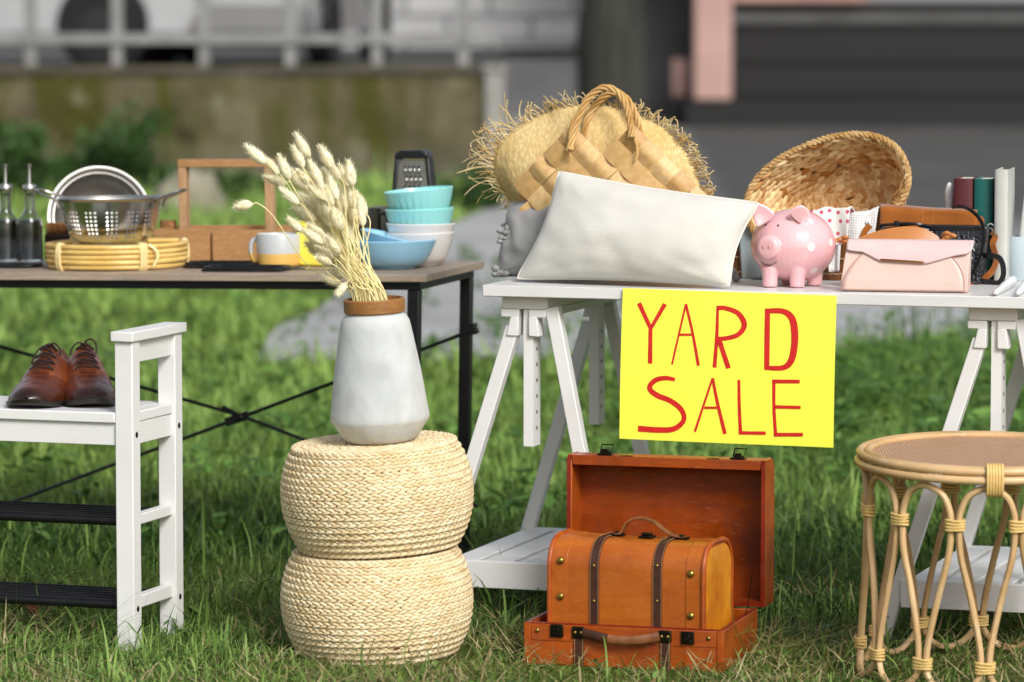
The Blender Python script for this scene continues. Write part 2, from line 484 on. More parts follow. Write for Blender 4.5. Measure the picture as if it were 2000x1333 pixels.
strokes = [
    [[(230, 165, 34), (318, 350, 30)], [(430, 172, 34), (322, 362, 26)], [(322, 345, 28), (320, 626, 34)]],
    [[(590, 172, 16), (487, 635, 15)], [(590, 172, 20), (645, 400, 20), (690, 643, 24)], [(540, 406, 18), (640, 406, 17)]],
    [[(833, 187, 20), (828, 420, 26), (812, 658, 30)],
     [(826, 203, 34), (890, 204, 34), (985, 240, 38), (1034, 310, 42), (1028, 365, 40), (980, 412, 36), (900, 434, 34), (836, 438, 30)], [(845, 440, 36), (920, 663, 36)]],
    [[(1214, 208, 40), (1212, 440, 42), (1210, 674, 40)],
     [(1196, 226, 38), (1330, 228, 42), (1400, 280, 52), (1422, 380, 54), (1420, 500, 52), (1394, 610, 50), (1330, 660, 40), (1192, 660, 32)]],
    [[(510, 750, 28), (440, 738, 34), (370, 750, 38), (322, 790, 38), (322, 830, 40), (380, 874, 42), (470, 910, 40), (545, 965, 40), (578, 1030, 36), (560, 1085, 38), (490, 1130, 42), (380, 1136, 44), (224, 1126, 46)]],
    [[(798, 738, 16), (660, 1150, 18)], [(798, 738, 22), (835, 930, 24), (890, 1166, 28)], [(735, 965, 19), (832, 965, 18)]],
    [[(998, 752, 22), (1000, 950, 24), (1008, 1170, 28)], [(996, 1158, 26), (1200, 1161, 26)]],
    [[(1264, 750, 26), (1264, 970, 24), (1275, 1184, 26)], [(1252, 764, 30), (1462, 766, 28)], [(1268, 959, 26), (1468, 964, 24)], [(1264, 1172, 28), (1484, 1172, 26)]],
]
for ch in strokes:
    m = MB()
    for si, st in enumerate(ch):
        P = cr([(x, y, w_) for x, y, w_ in st], 10) if len(st) > 2 else [Vector(st[0]) * (1 - k / 5) + Vector(st[1]) * (k / 5) for k in range(6)]
        b = len(m.v)
        for i, p in enumerate(P):
            a = P[max(0, i - 1)]; c = P[min(len(P) - 1, i + 1)]
            d = Vector((c.x - a.x, c.y - a.y, 0)).normalized(); nn = Vector((-d.y, d.x, 0)); hw = p.z / 2 * (1 + .03 * math.sin(i * 2.1))
            for sgn in (1, -1):
                qd = on_board(sg(p.x + nn.x * hw * sgn, p.y + nn.y * hw * sgn)); qd.y -= .00025 * si
                m.v.append(tuple(qd))
        for i in range(len(P) - 1):
            m.addf((b + 2 * i, b + 2 * i + 1, b + 2 * i + 3, b + 2 * i + 2))
    m.build('letter', M_red, t, smooth=False)
# ================================================================== braided poufs
M_braid = mat('woven_corn_husk', '#d5bf94', '#c1a26c', scale=14, detail=4, lo=.45, hi=.78, amt=.4, rough=.62, tint=('#c6ac7a', '#eedfbe'), spec=.25, bump=.25, bscale=260, bdist=.0015)
M_braid_in = mat('braid_core', '#8f7446', rough=.9)
def braid_lobe(m, P, tdir, ndir, ang, L, Wd, Th):
    """leaf-like husk lying on a surface: tdir along the row, ndir outward"""
    b = ndir.cross(tdir).normalized(); ca, sa = math.cos(ang), math.sin(ang)
    u = tdir * ca + b * sa; v = b * ca - tdir * sa
    rot = Matrix((u, v, ndir)).transposed()
    m.ell(P, (L / 2, Wd / 2, Th), rot, 7, 5)

def make_pouf_mesh(seed):
    random.seed(seed)
    H, rt, rm, rb = .2035, .154, .184, .150
    def rad(z):
        u = z / H
        return rb + (rt - rb) * u + (rm - (rb + rt) / 2) * (1 - abs(2 * u - 1) ** 2.1)
    core = MB().lathe([(0, 0.004)] + [(rad(z) - .006, z) for z in np.linspace(.004, H - .004, 16)] + [(0, H - .004)], 64)
    m = MB(); rows = 16
    for i in range(rows):
        z = (i + .5) * H / rows; r = rad(z); dz = .001; sl = (rad(z + dz) - rad(z - dz)) / (2 * dz)
        n = 66; ph = random.random()
        for k in range(n):
            for sgn in (1, -1):
                a = (k + ph + (.5 if sgn < 0 else 0) + random.uniform(-.06, .06)) * 2 * PI / n
                nd = Vector((math.cos(a), math.sin(a), -sl)).normalized(); td = Vector((-math.sin(a), math.cos(a), 0))
                m.tint = min(1, max(0, random.gauss(.56, .17)))
                P = Vector((r * math.cos(a), r * math.sin(a), z + sgn * .0029)) - nd * .0032
                nd2 = (nd + Vector((0, 0, .55 * sgn))).normalized()
                braid_lobe(m, P, td, nd2, sgn * -.27 + random.uniform(-.05, .05), random.uniform(.023, .0265), .0080, .0050)
    # spiral top
    for i in range(12):
        r = rt - .006 - i * .0128
        if r < .01: break
        n = max(6, int(r * 2 * PI / .0215)); ph = random.random()
        for k in range(n):
            for sgn in (1, -1):
                a = (k + ph + (.5 if sgn < 0 else 0)) * 2 * PI / n
                m.tint = min(1, max(0, random.gauss(.6, .2)))
                braid_lobe(m, Vector(((r + sgn * .0025) * math.cos(a), (r + sgn * .0025) * math.sin(a), H - .006)), Vector((-math.sin(a), math.cos(a), 0)), Vector((0, 0, 1)), sgn * .42, .028, .0095, .0055)
    return core, m, H
core, m, HP = make_pouf_mesh(3)
pp = on_z(736, 1299); PF = Fr((pp.x, pp.y + .155, 0.0), 0)
lo = thing('braided_pouf', 'lower pale woven straw pouf standing in the grass', 'pouf', PF, 'straw poufs stacked under the vase', tilt=(1.5, -2.4))
core.build('core', M_braid_in, lo); m.build('braid', M_braid, lo, ang=None)
up_ = copy_tree(lo)
up_.location = lo.matrix_basis @ Vector((.011, 0, HP + .002)); up_.rotation_euler = (Matrix.Rotation(R(1.5), 3, 'X') @ Matrix.Rotation(R(-3.2), 3, 'Y') @ Matrix.Rotation(R(77), 3, 'Z')).to_euler()
up_['label'] = 'upper pale woven straw pouf carrying the frosted vase'

# ================================================================== frosted vase with wooden ring
m_ = NT('frosted_glass'); co = m_.coord('Object')
f = m_.ramp(m_.noise(co, 9, 4, .6, 1.5), .35, .7)
m_.col(m_.mix(m_.ramp(m_.noise(m_.coord('Object', (1, 1, .5)), 22, 5), .5, .72, 0, .55), m_.mix(f, '#dbdad6', '#c6c6c3'), '#b4b5b2')); m_.set(rough=.55, trans=.12, spec=.3, ior=1.3, sss=.6); m_.bump(m_.noise(co, 35, 3), .12, .003)
M_frost = m_.mat
M_ringwood = wood('mango_wood', '#9a6a35', '#6f4622', '#b58347', axis=0, scale=16, rough=.5)
bp = up_.matrix_basis @ Vector((0, 0, HP + .0005)) + Vector((.0135, 0, 0))
VF = Fr(bp, 0)
v = thing('frosted_vase', 'white frosted glass vase with a wooden collar on the upper pouf', 'vase', VF, tilt=(1.5, -2.6))
prof = [(0, 0), (.060, 0), (.067, .003), (.074, .009), (.0955, .041), (.0975, .047), (.0965, .056), (.085, .14), (.0705, .222), (.0675, .236), (.062, .246), (.0555, .252), (.0515, .258), (.0515, .272), (.0485, .272), (.0485, .256), (.058, .244), (.064, .234), (.081, .14), (.092, .056), (.093, .047), (.071, .012), (.055, .005), (0, .005)]
prof = [(r_ * .975, z_ * .975) for r_, z_ in prof]
MB().lathe(prof, 64).build('glass', M_frost, v, ang=70)
MB().lathe([(r_, z_ - .0063) for r_, z_ in [(.0522, .2535), (.0565, .2535), (.0585, .256), (.0585, .278), (.0565, .2805), (.0522, .2805), (.0522, .2535)]], 64).build('collar', M_ringwood, v, ang=30)

# ================================================================== bunny tail grass in the vase
M_tail = mat('bunny_tail_fluff', '#fff8df', '#fbf1cd', scale=60, amt=.4, rough=.9, tint=('#f8eec2', '#fffdf4'), sss=.0, spec=.1)
add_translucent(M_tail, .2, '#fbf3d2')
M_stem = mat('dry_stem', '#f3e7b2', '#e6d594', scale=40, rough=.7)
random.seed(5)
heads = [(125,145,265,265),(262,235,350,335),(455,65,548,230),(440,155,510,290),(345,210,420,370),(248,345,398,400),(425,300,500,430),(475,310,545,400),(545,245,625,400),
 (615,145,700,300),(695,280,745,370),(745,275,795,420),(800,240,828,415),(360,430,480,530),(62,545,174,532),(405,620,500,710),(437,555,560,640),(470,460,600,560),(545,410,640,500),
 (680,360,730,500),(740,400,790,600),(805,420,840,560),(845,450,915,600),(815,570,860,690),(878,560,897,672),(500,690,640,790),(525,780,640,870),(610,720,740,860),(690,878,770,905),
 (635,1012,760,1050),(728,1122,792,1040),(705,985,770,1002),(520,610,640,700),(590,600,680,710),(640,480,690,640),(690,560,760,700),(780,620,830,720),(590,480,660,600),(600,870,690,920),
 (562,330,600,470),(640,300,690,420),(520,520,610,620),(700,460,752,600),(735,700,790,830),(660,690,742,800),(850,500,880,620),(770,500,812,640),(615,390,668,520),(480,380,560,470),(570,545,650,650),(655,420,700,540),(600,640,700,760),(570,690,680,800),(720,560,770,690),(555,440,620,560),(640,560,720,690),(500,560,590,640),(790,680,830,800),(700,640,760,760),(455,470,560,560),(660,740,745,850),(815,520,850,650),(560,740,680,830),(640,690,730,790),(590,800,700,880),(700,740,775,850),(650,600,720,720),(740,700,800,800),(690,820,770,920),(540,660,650,740),(610,860,720,930),(760,640,800,760),(620,560,690,680),(720,780,790,890)]
ring = v.matrix_basis @ Vector((0, 0, .271))
GL = 'cream fluffy bunny tail stem bunched in the frosted vase'
for i, (tx, ty, bx, by) in enumerate(heads):
    dy = random.uniform(-.055, .055); y0 = VF.O.y + dy * 1.6
    if i == 14: y0 = VF.O.y - .02
    tip = at_y(440 + tx / 3.332, 240 + ty / 3.332, y0 + random.uniform(-.02, .02)); base = at_y(440 + bx / 3.332, 240 + by / 3.332, y0)
    a = random.uniform(0, 2 * PI); rr = .036 * math.sqrt(random.random())
    nk = ring + Vector((rr * math.cos(a) - .006, rr * math.sin(a), 0))
    # bottom of stem inside the vase
    d0 = (nk - base); low = nk + Vector((-d0.x * .0 + random.uniform(-.02, .03), random.uniform(-.02, .02), -.17))
    axis = (tip - base).normalized(); Lh = (tip - base).length
    if i == 14:
        path = [low, nk, nk.lerp(base, .45) + Vector((-.005, 0, -.02)), nk.lerp(base, .8) + Vector((0, 0, .012)), base + Vector((.012, 0, .0015)), base]
    else:
        path = [low, nk, nk.lerp(base, .5) + Vector((random.uniform(-.008, .008), 0, random.uniform(-.014, .004))), base - axis * .02, base + axis * .01]
    if i in (30, 29, 24): path = [low, nk, nk.lerp(base, .6) + Vector((.0, 0, .02)), base - axis * .012, base + axis * .005]
    path = cr(path, 7)
    O = nk
    st = MB().tube([p - O for p in path], .0011, 5).build('bunny_tail_stem', M_stem)
    st.location = O
    if i == 14: tag(st, 'single round bunny tail bending far out to the left on a long stem', 'dried grass', 'dried bunny tail grass in the vase')
    else: tag(st, GL, 'dried grass', 'dried bunny tail grass in the vase')
    m = MB(); m.tint = .4
    u = axis; vv = u.cross(Vector((.3, 1, .2))).normalized(); ww = u.cross(vv)
    rmax = min(.0135, max(.0098, Lh * .25)) * random.uniform(.92, 1.12)
    if i == 14: rmax = .0135
    def prof_r(s): return rmax * (math.sin(PI * min(1, .06 + s * .94)) ** .7) * (1.12 - .45 * s)
    ctr = [base + u * (Lh * k / 8) - O for k in range(9)]
    m.tube(ctr, [max(.0012, prof_r(k / 8) * .80) for k in range(9)], 10)
    for k in range(300):
        s_ = random.random() ** .9; a = random.uniform(0, 2 * PI)
        rd = vv * math.cos(a) + ww * math.sin(a); c0 = base + u * (Lh * (s_ * .93)) + rd * (prof_r(s_) * .70)
        hl = random.uniform(.008, .013) * (1.5 if random.random() < .07 else 1); dr = (rd * random.uniform(.35, .8) + u * random.uniform(.7, 1)).normalized()
        sd_ = dr.cross(rd).normalized() * random.uniform(.0006, .0011); m.tint = random.random()
        b = len(m.v)
        m.v += [tuple(c0 - sd_ - O), tuple(c0 + sd_ - O), tuple(c0 + dr * hl - O)]; m.addf((b, b + 1, b + 2))
    m.build('seed_head', M_tail, st, ang=None)

# ================================================================== wooden suitcases
def lacquer(name, a, b, c, axis=0, rough=.32):
    m = NT(name); st = [6, 6, 6]; st[axis] = 1.0
    f = m.ramp(m.noise(m.coord('Object', tuple(st)), 3.2, 5, .6, 1.0), .3, .72)
    col = m.mix(f, a, b); col = m.mix(m.ramp(m.noise(m.coord('Object'), 7, 5, .65), .42, .72, 0, .75), col, c)
    f2 = m.ramp(m.noise(m.coord('Object', tuple(x * 6 for x in st)), 9, 4), .48, .78, 0, .45)
    col = m.mix(f2, col, c); f3 = m.ramp(m.noise(m.coord('Object', tuple(x * 2.2 for x in st), (0, .3, .2)), 16, 6, .7), .60, .74, 0, .4); col = m.mix(f3, col, '#c98a4a'); f4 = m.ramp(m.noise(m.coord('Object'), 55, 4, .7), .62, .75, 0, .5); col = m.mix(f4, col, '#571d05'); m.col(col); m.set(rough=rough, spec=.4, coat=.15, coat_r=.25); m.l(m.ramp(m.noise(m.coord('Object'), 18, 5), .3, .7, rough - .08, rough + .28), m.b.inputs['Roughness'])
    m.bump(f2, .12, .0008); return m.mat
M_orange = lacquer('orange_lacquered_wood', '#b0520f', '#914009', '#682806')
M_orange_in = lacquer('red_brown_lacquer', '#9c4309', '#7c3005', '#541d03')
M_amber = lacquer('amber_lacquered_wood', '#e09a1c', '#cc7c10', '#a04a08', axis=2)
M_tanwood = lacquer('tan_lacquered_wood', '#b5641a', '#a04e0e', '#8a3d07')
M_edge = lacquer('dark_edge_lacquer', '#8b2506', '#701803', '#5d1202')
M_strap = mat('dark_brown_leather', '#43200f', '#2d150a', scale=60, amt=.8, rough=.5, bump=.4, bscale=220, bdist=.001)
M_stitch = mat('pale_stitching', '#b98a5a', rough=.8)
M_handle = mat('brown_crocodile_leather', '#8a5732', '#5d3318', scale=45, amt=.8, rough=.45, bump=.6, bscale=90, bdist=.0015)
M_bronze = mat('black_bronze', '#1d1a15', '#3a3222', scale=70, amt=.6, rough=.38, metal=.85)
M_brass = mat('aged_brass', '#a58a45', '#6f5a28', scale=120, amt=.6, rough=.34, metal=.9)

ps = on_z(1026, 1297); S = Fr((ps.x, ps.y, 0), 16)
t = thing('suitcase', 'large open orange wooden suitcase lying in the grass with its lid up', 'suitcase', S)
WS = S.loc(1411, 1299).x; DS = .300; HS = S.loc(1024, 1217).z; th_ = .009
m = MB().box(0, WS, 0, th_, .0, HS).box(0, WS, DS - th_, DS, 0, HS)
m.box(0, th_, th_, DS - th_, 0, HS).box(WS - th_, WS, th_, DS - th_, 0, HS).box(th_, WS - th_, th_, DS - th_, 0, .01)
base = m.build('base', M_orange, t, bevel=.002)
# corner strips and lip of the base
m = MB()
for x in (-.0018, WS - .010): m.box(x, x + .0118, -.0022, .0, .0, HS + .001)
m.box(.012, WS - .012, -.0016, 0, HS * .60, HS - .001)
m.build('trim', M_orange, base, bevel=.001)
MB().box(.0005, WS - .0005, .0006, th_ - .0006, HS + .0001, HS + .0022).box(.001, th_ - .001, th_, DS - .01, HS + .0001, HS + .0022).box(WS - th_ + .001, WS - .001, th_, DS - .01, HS + .0001, HS + .0022).build('lip', M_edge, base)
# lid
lid = bpy.data.objects.new('lid', None); COL.objects.link(lid); lid.parent = t
lid.location = (0, DS, HS + .003); lid.rotation_euler = (R(-.5), 0, 0); lid.scale = (1.035, 1, 1)
HLd = DS - .016; TL = .082
m = MB()
# shell cross-section in yz, rounded at outer top; extruded along x
def shell(off):
    pts = [(0, 0), (TL - off, 0)]
    rc = .03
    for k in range(7):
        a = PI / 2 * k / 6; pts.append((TL - off - rc + rc * math.cos(a), HLd - off - rc + rc * math.sin(a)))
    pts.append((0, HLd - off)); return pts
o_, i_ = shell(0), shell(.010)
i_[0] = (0, .010); i_[1] = (i_[1][0], .010)
b = len(m.v); n = len(o_)
for x in (0, WS):
    for (y, z) in o_: m.v.append((x, y, z))
for x in (0, WS):
    for (y, z) in i_: m.v.append((x if x == 0 else WS, y, z))
for k in range(n - 1):
    m.addf((b + k, b + k + 1, b + n + k + 1, b + n + k))
    m.mi = 1; m.addf((b + 2 * n + k, b + 3 * n + k, b + 3 * n + k + 1, b + 2 * n + k + 1)); m.mi = 0
m.mi = 2
m.addf((b, b + n, b + 3 * n, b + 2 * n)); m.addf((b + n - 1, b + 3 * n - 1, b + 4 * n - 1 + 0, b + 2 * n - 1)) if False else m.addf((b + n - 1, b + 2 * n - 1, b + 4 * n - 1, b + 3 * n - 1))
m.mi = 0
m.build('shell', [M_orange, M_orange_in, M_edge], lid, ang=35)
for x in (0, WS - th_):
    m = MB().prism([(x, y, z) for y, z in shell(-.001)], (th_, 0, 0)); m.build('end_panel', M_orange, lid, bevel=.0025)
MB().box(th_ + .0005, WS - th_ - .0005, -.0012, .009, HLd - .019, HLd - .0005).build('rim', M_orange_in, lid, bevel=.001)
for x in (-.0006, WS - th_ + .002): MB().box(x, x + th_ - .002, -.0022, -.0003, .0, HLd - .004).build('edge', M_edge, lid)
# latches standing up on the lid, brass plates
def LX(px): return S.loc(px, 895, DS).x
for px in (1177, 1428):
    x = LX(px); m = MB().box(x - .014, x + .014, .0, .02, HLd + .0012, HLd + .0045)
    m.box(x - .006, x + .006, .003, .012, HLd + .0045, HLd + .013)
    m.tube([(x - .010, .010, HLd + .006), (x - .007, .012, HLd + .021), (x + .015, .012, HLd + .021), (x + .010, .010, HLd + .006), (x - .010, .010, HLd + .006)], .0016, 6)
    m.build('latch', M_bronze, lid, bevel=.0006)
for px in (1218, 1381):
    x = LX(px); m = MB().box(x - .012, x + .012, .001, .017, HLd + .0012, HLd + .0026); m.ell((x, .009, HLd + .0026), (.003, .003, .001)); m.build('hasp_plate', M_brass, lid)
MB().tube([(WS - .022, -.005, .07), (WS - .018, -.05, .03), (WS - .014, -.11, -.01)], .001, 6).build('lid_stay', M_bronze, lid)
# hardware on the base front
for px in (1088.5, 1344):
    c = S.loc(px, 1232 if px < 1200 else 1246); m = MB().box(c.x - .0125, c.x + .0125, -.006, -.0018, c.z - .012, c.z + .012)
    m.box(c.x - .006, c.x + .006, -.012, -.006, c.z - .006, c.z + .007); m.box(c.x - .008, c.x + .008, -.0085, -.006, c.z - .010, c.z - .004)
    m.build('latch', M_bronze, base, bevel=.001)
hx = []
for px, py in ((1131, 1235), (1300, 1243)):
    c = S.loc(px, py); hx.append(c); m = MB()
    m.box(c.x - .0125, c.x + .0125, -.007, -.0019, c.z - .0115, c.z + .0115)
    m.build('handle_bracket', M_bronze, base, bevel=.003)
    m = MB()
    for dx in (-.006, .006): m.ell((c.x + dx, -.0075, c.z), (.0034, .0025, .0034))
    m.build('rivet', M_brass, base)
    m = MB().box(c.x - .010, c.x + .010, -.0032, -.0004, .0, c.z - .012)
    s_ = m.build('strap', M_strap, base, bevel=.0006)
    m = MB()
    for dx in (-.0078, .0078):
        for k in range(14): m.box(c.x + dx - .0006, c.x + dx + .0006, -.0038, -.0030, .002 + k * .0038, .0044 + k * .0038)
    m.build('stitching', M_stitch, s_)
a, b_ = hx
hp = cr([(a.x + .010, -.008, a.z), (a.x + .035, -.014, a.z - .004), (a.x + .06, -.017, a.z - .008), ((a.x + b_.x) / 2, -.018, (a.z + b_.z) / 2 - .009), (b_.x - .05, -.016, b_.z - .007), (b_.x - .010, -.008, b_.z)], 6)
MB().tube(hp, .0088, 12, flat=.42).build('handle', M_handle, base)
sl = [p for p in hp[:13]]
MB().tube(sl, .0096, 12, flat=.5).build('handle_sleeve', M_strap, base)
m = MB()
for px, py in ((1050, 1231), (1384.5, 1247)):
    c = S.loc(px, py); MB().ell((c.x, -.0025, c.z), (.0045, .003, .0045), n=12).build('stud', M_brass, base)

# small closed trunk standing inside
q0 = S.w(.0, .045, 0)
ql = S.loc(1073, 1190, .045)
F2 = Fr(S.w(ql.x, .045, .0105), 22)
t2 = thing('small_suitcase', 'small closed orange trunk case standing inside the open suitcase', 'suitcase', F2)
W2 = F2.loc(1375, 1200).x; D2 = .155; H2 = F2.loc(1100, 1046, .05).z
def arch(ins=0, ext=0):
    pts = []; rc = .052
    pts.append((ins, ins * .3))
    for k in range(9):
        a = PI - PI / 2 * k / 8; pts.append((rc + (rc - ins) * math.cos(a), H2 - rc + (rc - ins) * math.sin(a)))
    for k in range(9):
        a = PI / 2 - PI / 2 * k / 8; pts.append((D2 - rc + (rc - ins) * math.cos(a), H2 - rc + (rc - ins) * math.sin(a)))
    pts.append((D2 - ins, ins * .3)); return pts
A0 = arch()
body = MB().prism([(.004, y, z) for y, z in A0], (W2 - .008, 0, 0)).build('body', M_tanwood, t2, ang=30)
for x0, x1 in ((0, .036), (W2 - .036, W2)):
    A = arch(-.0016)
    MB().prism([(x0, y, z) for y, z in A], (x1 - x0, 0, 0)).build('end_band', M_tanwood, t2, ang=30, bevel=.0008)
for x0 in (-.004, W2 - .006):
    m = MB(); P = [(x0 + .005, y, z) for y, z in arch(-.001)]
    m.tube(P, .0055, 8); m.build('edge_bead', M_orange, t2)
for x0, x1 in ((W2 + .0002, W2 + .0022), (-.0022, -.0002)):
    m = MB().prism([(x0, y, z) for y, z in arch(.007)], (x1 - x0, 0, 0)); m.build('end_panel', M_amber, t2)
def A_at(ins): return [Vector((0, y, z)) for y, z in arch(ins)]
for px in (1161, 1284):
    x = F2.loc(px, 1150).x; P = A_at(-.0012)
    P2 = [Vector((x, p.y, p.z)) for p in P]
    m = MB(); ctr = Vector((x, D2 / 2, H2 / 2))
    nl = [(p - ctr) for p in P2]
    nl = []
    for i, p in enumerate(P2):
        aa = P2[max(0, i - 1)]; bb = P2[min(len(P2) - 1, i + 1)]; d = (bb - aa).normalized(); nl.append(Vector((0, -d.z, d.y)))
    m.ribbon(P2, .019, .0026, nrm=lambda i: nl[i]); s_ = m.build('strap', M_strap, t2, ang=30)
    m = MB()
    for e in (-.0082, .0082):
        dense = []
        for i in range(len(P2) - 1):
            L_ = (P2[i + 1] - P2[i]).length; kk = max(1, int(L_ / .0038))
            for k in range(kk): dense.append((P2[i].lerp(P2[i + 1], k / kk), P2[i].lerp(P2[i + 1], (k + .55) / kk), nl[i]))
        for a, b2, n_ in dense: m.tube([a + n_ * .0016 + Vector((e, 0, 0)), b2 + n_ * .0016 + Vector((e, 0, 0))], .0006, 4)
    m.build('stitching', M_stitch, s_)
    for py in (1105, 1174):
        z = F2.loc(px, py).z
        MB().ell((x, -.003, z), (.0032, .0024, .0032)).build('stud', M_brass, s_)
for px, pys in ((1095.5, (1095, 1165)), (1350, (1121, 1203))):
    for py in pys:
        c = F2.loc(px, py); MB().ell((c.x, -.0022, c.z), (.0073, .0055, .0073), n=16, m=8).build('stud', M_brass, t2)
xa, xb = F2.loc(1200, 1050, .05).x, F2.loc(1318, 1058, .05).x
zt2 = H2 + .001
hp = cr([(xa - .012, D2 / 2, zt2 + .002), (xa + .004, D2 / 2, zt2 + .006), (xa + .016, D2 / 2, zt2 + .026), (xa + .038, D2 / 2, zt2 + .036), (xa + .07, D2 / 2, zt2 + .030), (xb - .028, D2 / 2, zt2 + .013), (xb - .004, D2 / 2, zt2 + .004), (xb + .012, D2 / 2, zt2 + .002)], 6)
MB().ribbon(hp, .017, .0042, nrm=(0, 0, 1)).build('handle', M_handle, t2, bevel=.001)
for x in (xa - .004, xb + .004):
    MB().box(x - .014, x + .014, D2 / 2 - .009, D2 / 2 + .009, zt2, zt2 + .004).ell((x, D2 / 2, zt2 + .006), (.006, .006, .003)).build('handle_bracket', M_bronze, t2, bevel=.001)
xm = F2.loc(1257, 1052, .05).x
MB().box(xm - .014, xm + .014, D2 / 2 - .02, D2 / 2 + .004, zt2, zt2 + .004).box(xm - .009, xm + .010, D2 / 2 - .016, D2 / 2 - .003, zt2 + .004, zt2 + .010).build('clasp', M_bronze, t2, bevel=.0015)

# ================================================================== rattan stool
m_ = NT('rattan_cane'); co = m_.coord('Object')
f = m_.ramp(m_.noise(co, 7, 4, .6), .35, .7); c = m_.mix(f, '#d6b384', '#a5804f')
c = m_.mix(m_.ramp(m_.noise(co, 28, 3), .5, .75, 0, .5), c, '#dcc49c'); c = m_.mix(m_.attr(), c, '#d9bd90', 'MIX') if False else c
m_.col(c); m_.set(rough=.42, spec=.4, coat=.1); m_.bump(m_.noise(co, 90, 3), .12, .001); M_rattan = m_.mat
M_wrap = mat('rattan_binding', '#dcbd7a', '#c9a35a', scale=90, amt=.5, rough=.5, bump=.2, bscale=200)
m_ = NT('woven_cane_top'); co = m_.coord('Object')
w1 = m_.n('ShaderNodeTexWave', bands_direction='X'); w1.inputs['Scale'].default_value = 55; w1.inputs['Distortion'].default_value = 1.5
w2 = m_.n('ShaderNodeTexWave', bands_direction='Y'); w2.inputs['Scale'].default_value = 75; w2.inputs['Distortion'].default_value = 1.5
m_.l(co, w1.inputs[0]); m_.l(co, w2.inputs[0]); h = m_.math('MULTIPLY', w1.outputs['Fac'], w2.outputs['Fac'])
c = m_.mix(m_.ramp(h, .05, .6), '#9a7456', '#d8b798'); c = m_.mix(m_.ramp(m_.noise(co, 8, 4), .4, .7, 0, .4), c, '#a57a58'); m_.col(c); m_.set(rough=.6); m_.bump(h, .6, .002); M_cane = m_.mat
pc_ = at_y(1921, 872, -.44); CS = Fr((pc_.x, pc_.y, 0), 0)
t = thing('rattan_stool', 'round rattan stool with looped cane legs in front of the right trestle', 'stool', CS, tilt=(2.4, 0))
RS = .237; ZS = pc_.z - .010
def ringp(r, z, n=72, x=0): return [(r * math.cos(2 * PI * i / n), r * math.sin(2 * PI * i / n), z) for i in range(n)]
MB().tube(ringp(RS - .0075, ZS), .0076, 10, closed=True).build('top_ring', M_rattan, t)
MB().tube(ringp(RS - .0225, ZS + .001), .0068, 10, closed=True).build('top_ring', M_rattan, t)
MB().tube(ringp(RS - .0035, ZS - .0155), .0076, 10, closed=True).build('top_ring', M_rattan, t)
MB().lathe([(0, ZS - .004), (.1, ZS - .003), (RS - .026, ZS - .001), (RS - .026, ZS - .006), (0, ZS - .008)], 72).build('seat', M_cane, t)
NA = 12; A0_ = R(-90 + 10)   # first top node sits right of the front
z_top, z_n1, z_n2 = ZS - .031, ZS - .100, .055
def cyl(a, r, z): return Vector((r * math.cos(a), r * math.sin(a), z))
stp = 2 * PI / NA; g = .0085 / .22
RB = RS - .012
for i in range(NA):
    a1 = A0_ + i * stp; a0 = a1 - stp; am = (a0 + a1) / 2
    e = .0076 / RB
    # arch i between node i-1 and node i, legs kiss neighbours at the nodes and meet each other low down
    pts = [cyl(am - stp * .5, RB + .003, .0035), cyl(am - stp * .36, RB + .003, .006), cyl(am - stp * .19, RB + .002, .020), cyl(am - e * 1.35, RB, z_n2 - .018), cyl(am - e, RB, z_n2), cyl(am - e * 1.5, RB - .002, z_n2 + .045),
           cyl(am - stp * .25, RB - .005, (z_n1 + z_n2) / 2), cyl(a0 + e * 1.45, RB - .004, z_n1 - .055), cyl(a0 + e, RB - .004, z_n1), cyl(a0 + e * 1.5, RB - .004, z_n1 + .028),
           cyl(a0 + stp * .22, RB - .004, z_top - .014), cyl(am, RB - .002, z_top), cyl(a1 - stp * .22, RB - .004, z_top - .014),
           cyl(a1 - e * 1.5, RB - .004, z_n1 + .028), cyl(a1 - e, RB - .004, z_n1), cyl(a1 - e * 1.45, RB - .004, z_n1 - .055), cyl(am + stp * .25, RB - .005, (z_n1 + z_n2) / 2),
           cyl(am + e * 1.5, RB - .002, z_n2 + .045), cyl(am + e, RB, z_n2), cyl(am + e * 1.35, RB, z_n2 - .018), cyl(am + stp * .19, RB + .002, .020), cyl(am + stp * .36, RB + .003, .006), cyl(am + stp * .5, RB + .003, .0035)]
    MB().tube(cr(pts, 5), .0063 + .0005 * math.sin(i * 2.3), 9).build('cane_loop', M_rattan, t)
    for (aa, zz, rr) in ((a1, z_n1, RB - .004), (am, z_n2, RB)):
        m = MB(); u = Vector((-math.sin(aa), math.cos(aa), 0)); nn = Vector((math.cos(aa), math.sin(aa), 0)); C = cyl(aa, rr, zz)
        for k in range(4):
            P = []
            for j in range(20):
                an = 2 * PI * j / 20
                cx_, sy_ = math.cos(an), math.sin(an)
                P.append(C + u * (.0172 * math.copysign(abs(cx_) ** .7, cx_)) + nn * (.0098 * math.copysign(abs(sy_) ** .8, sy_)) + Vector((0, 0, (k - 1.5) * .0056 + .0008 * math.sin(an * 2 + k))))
            m.tube(P, .0026, 6, closed=True)
        m.build('binding', M_wrap, t)
for aa in (R(-92), R(28)):
    m = MB(); nn = Vector((math.cos(aa), math.sin(aa), 0)); u = Vector((-math.sin(aa), math.cos(aa), 0))
    for k in range(6):
        P = []
        for j in range(22):
            an = 2 * PI * j / 22
            P.append(nn * (RS - .006 + .0135 * math.cos(an)) + u * ((k - 2.5) * .0052) + Vector((0, 0, ZS - .0145 + .0285 * math.sin(an))))
        m.tube(P, .0029, 6, closed=True)
    m.build('binding', M_wrap, t)

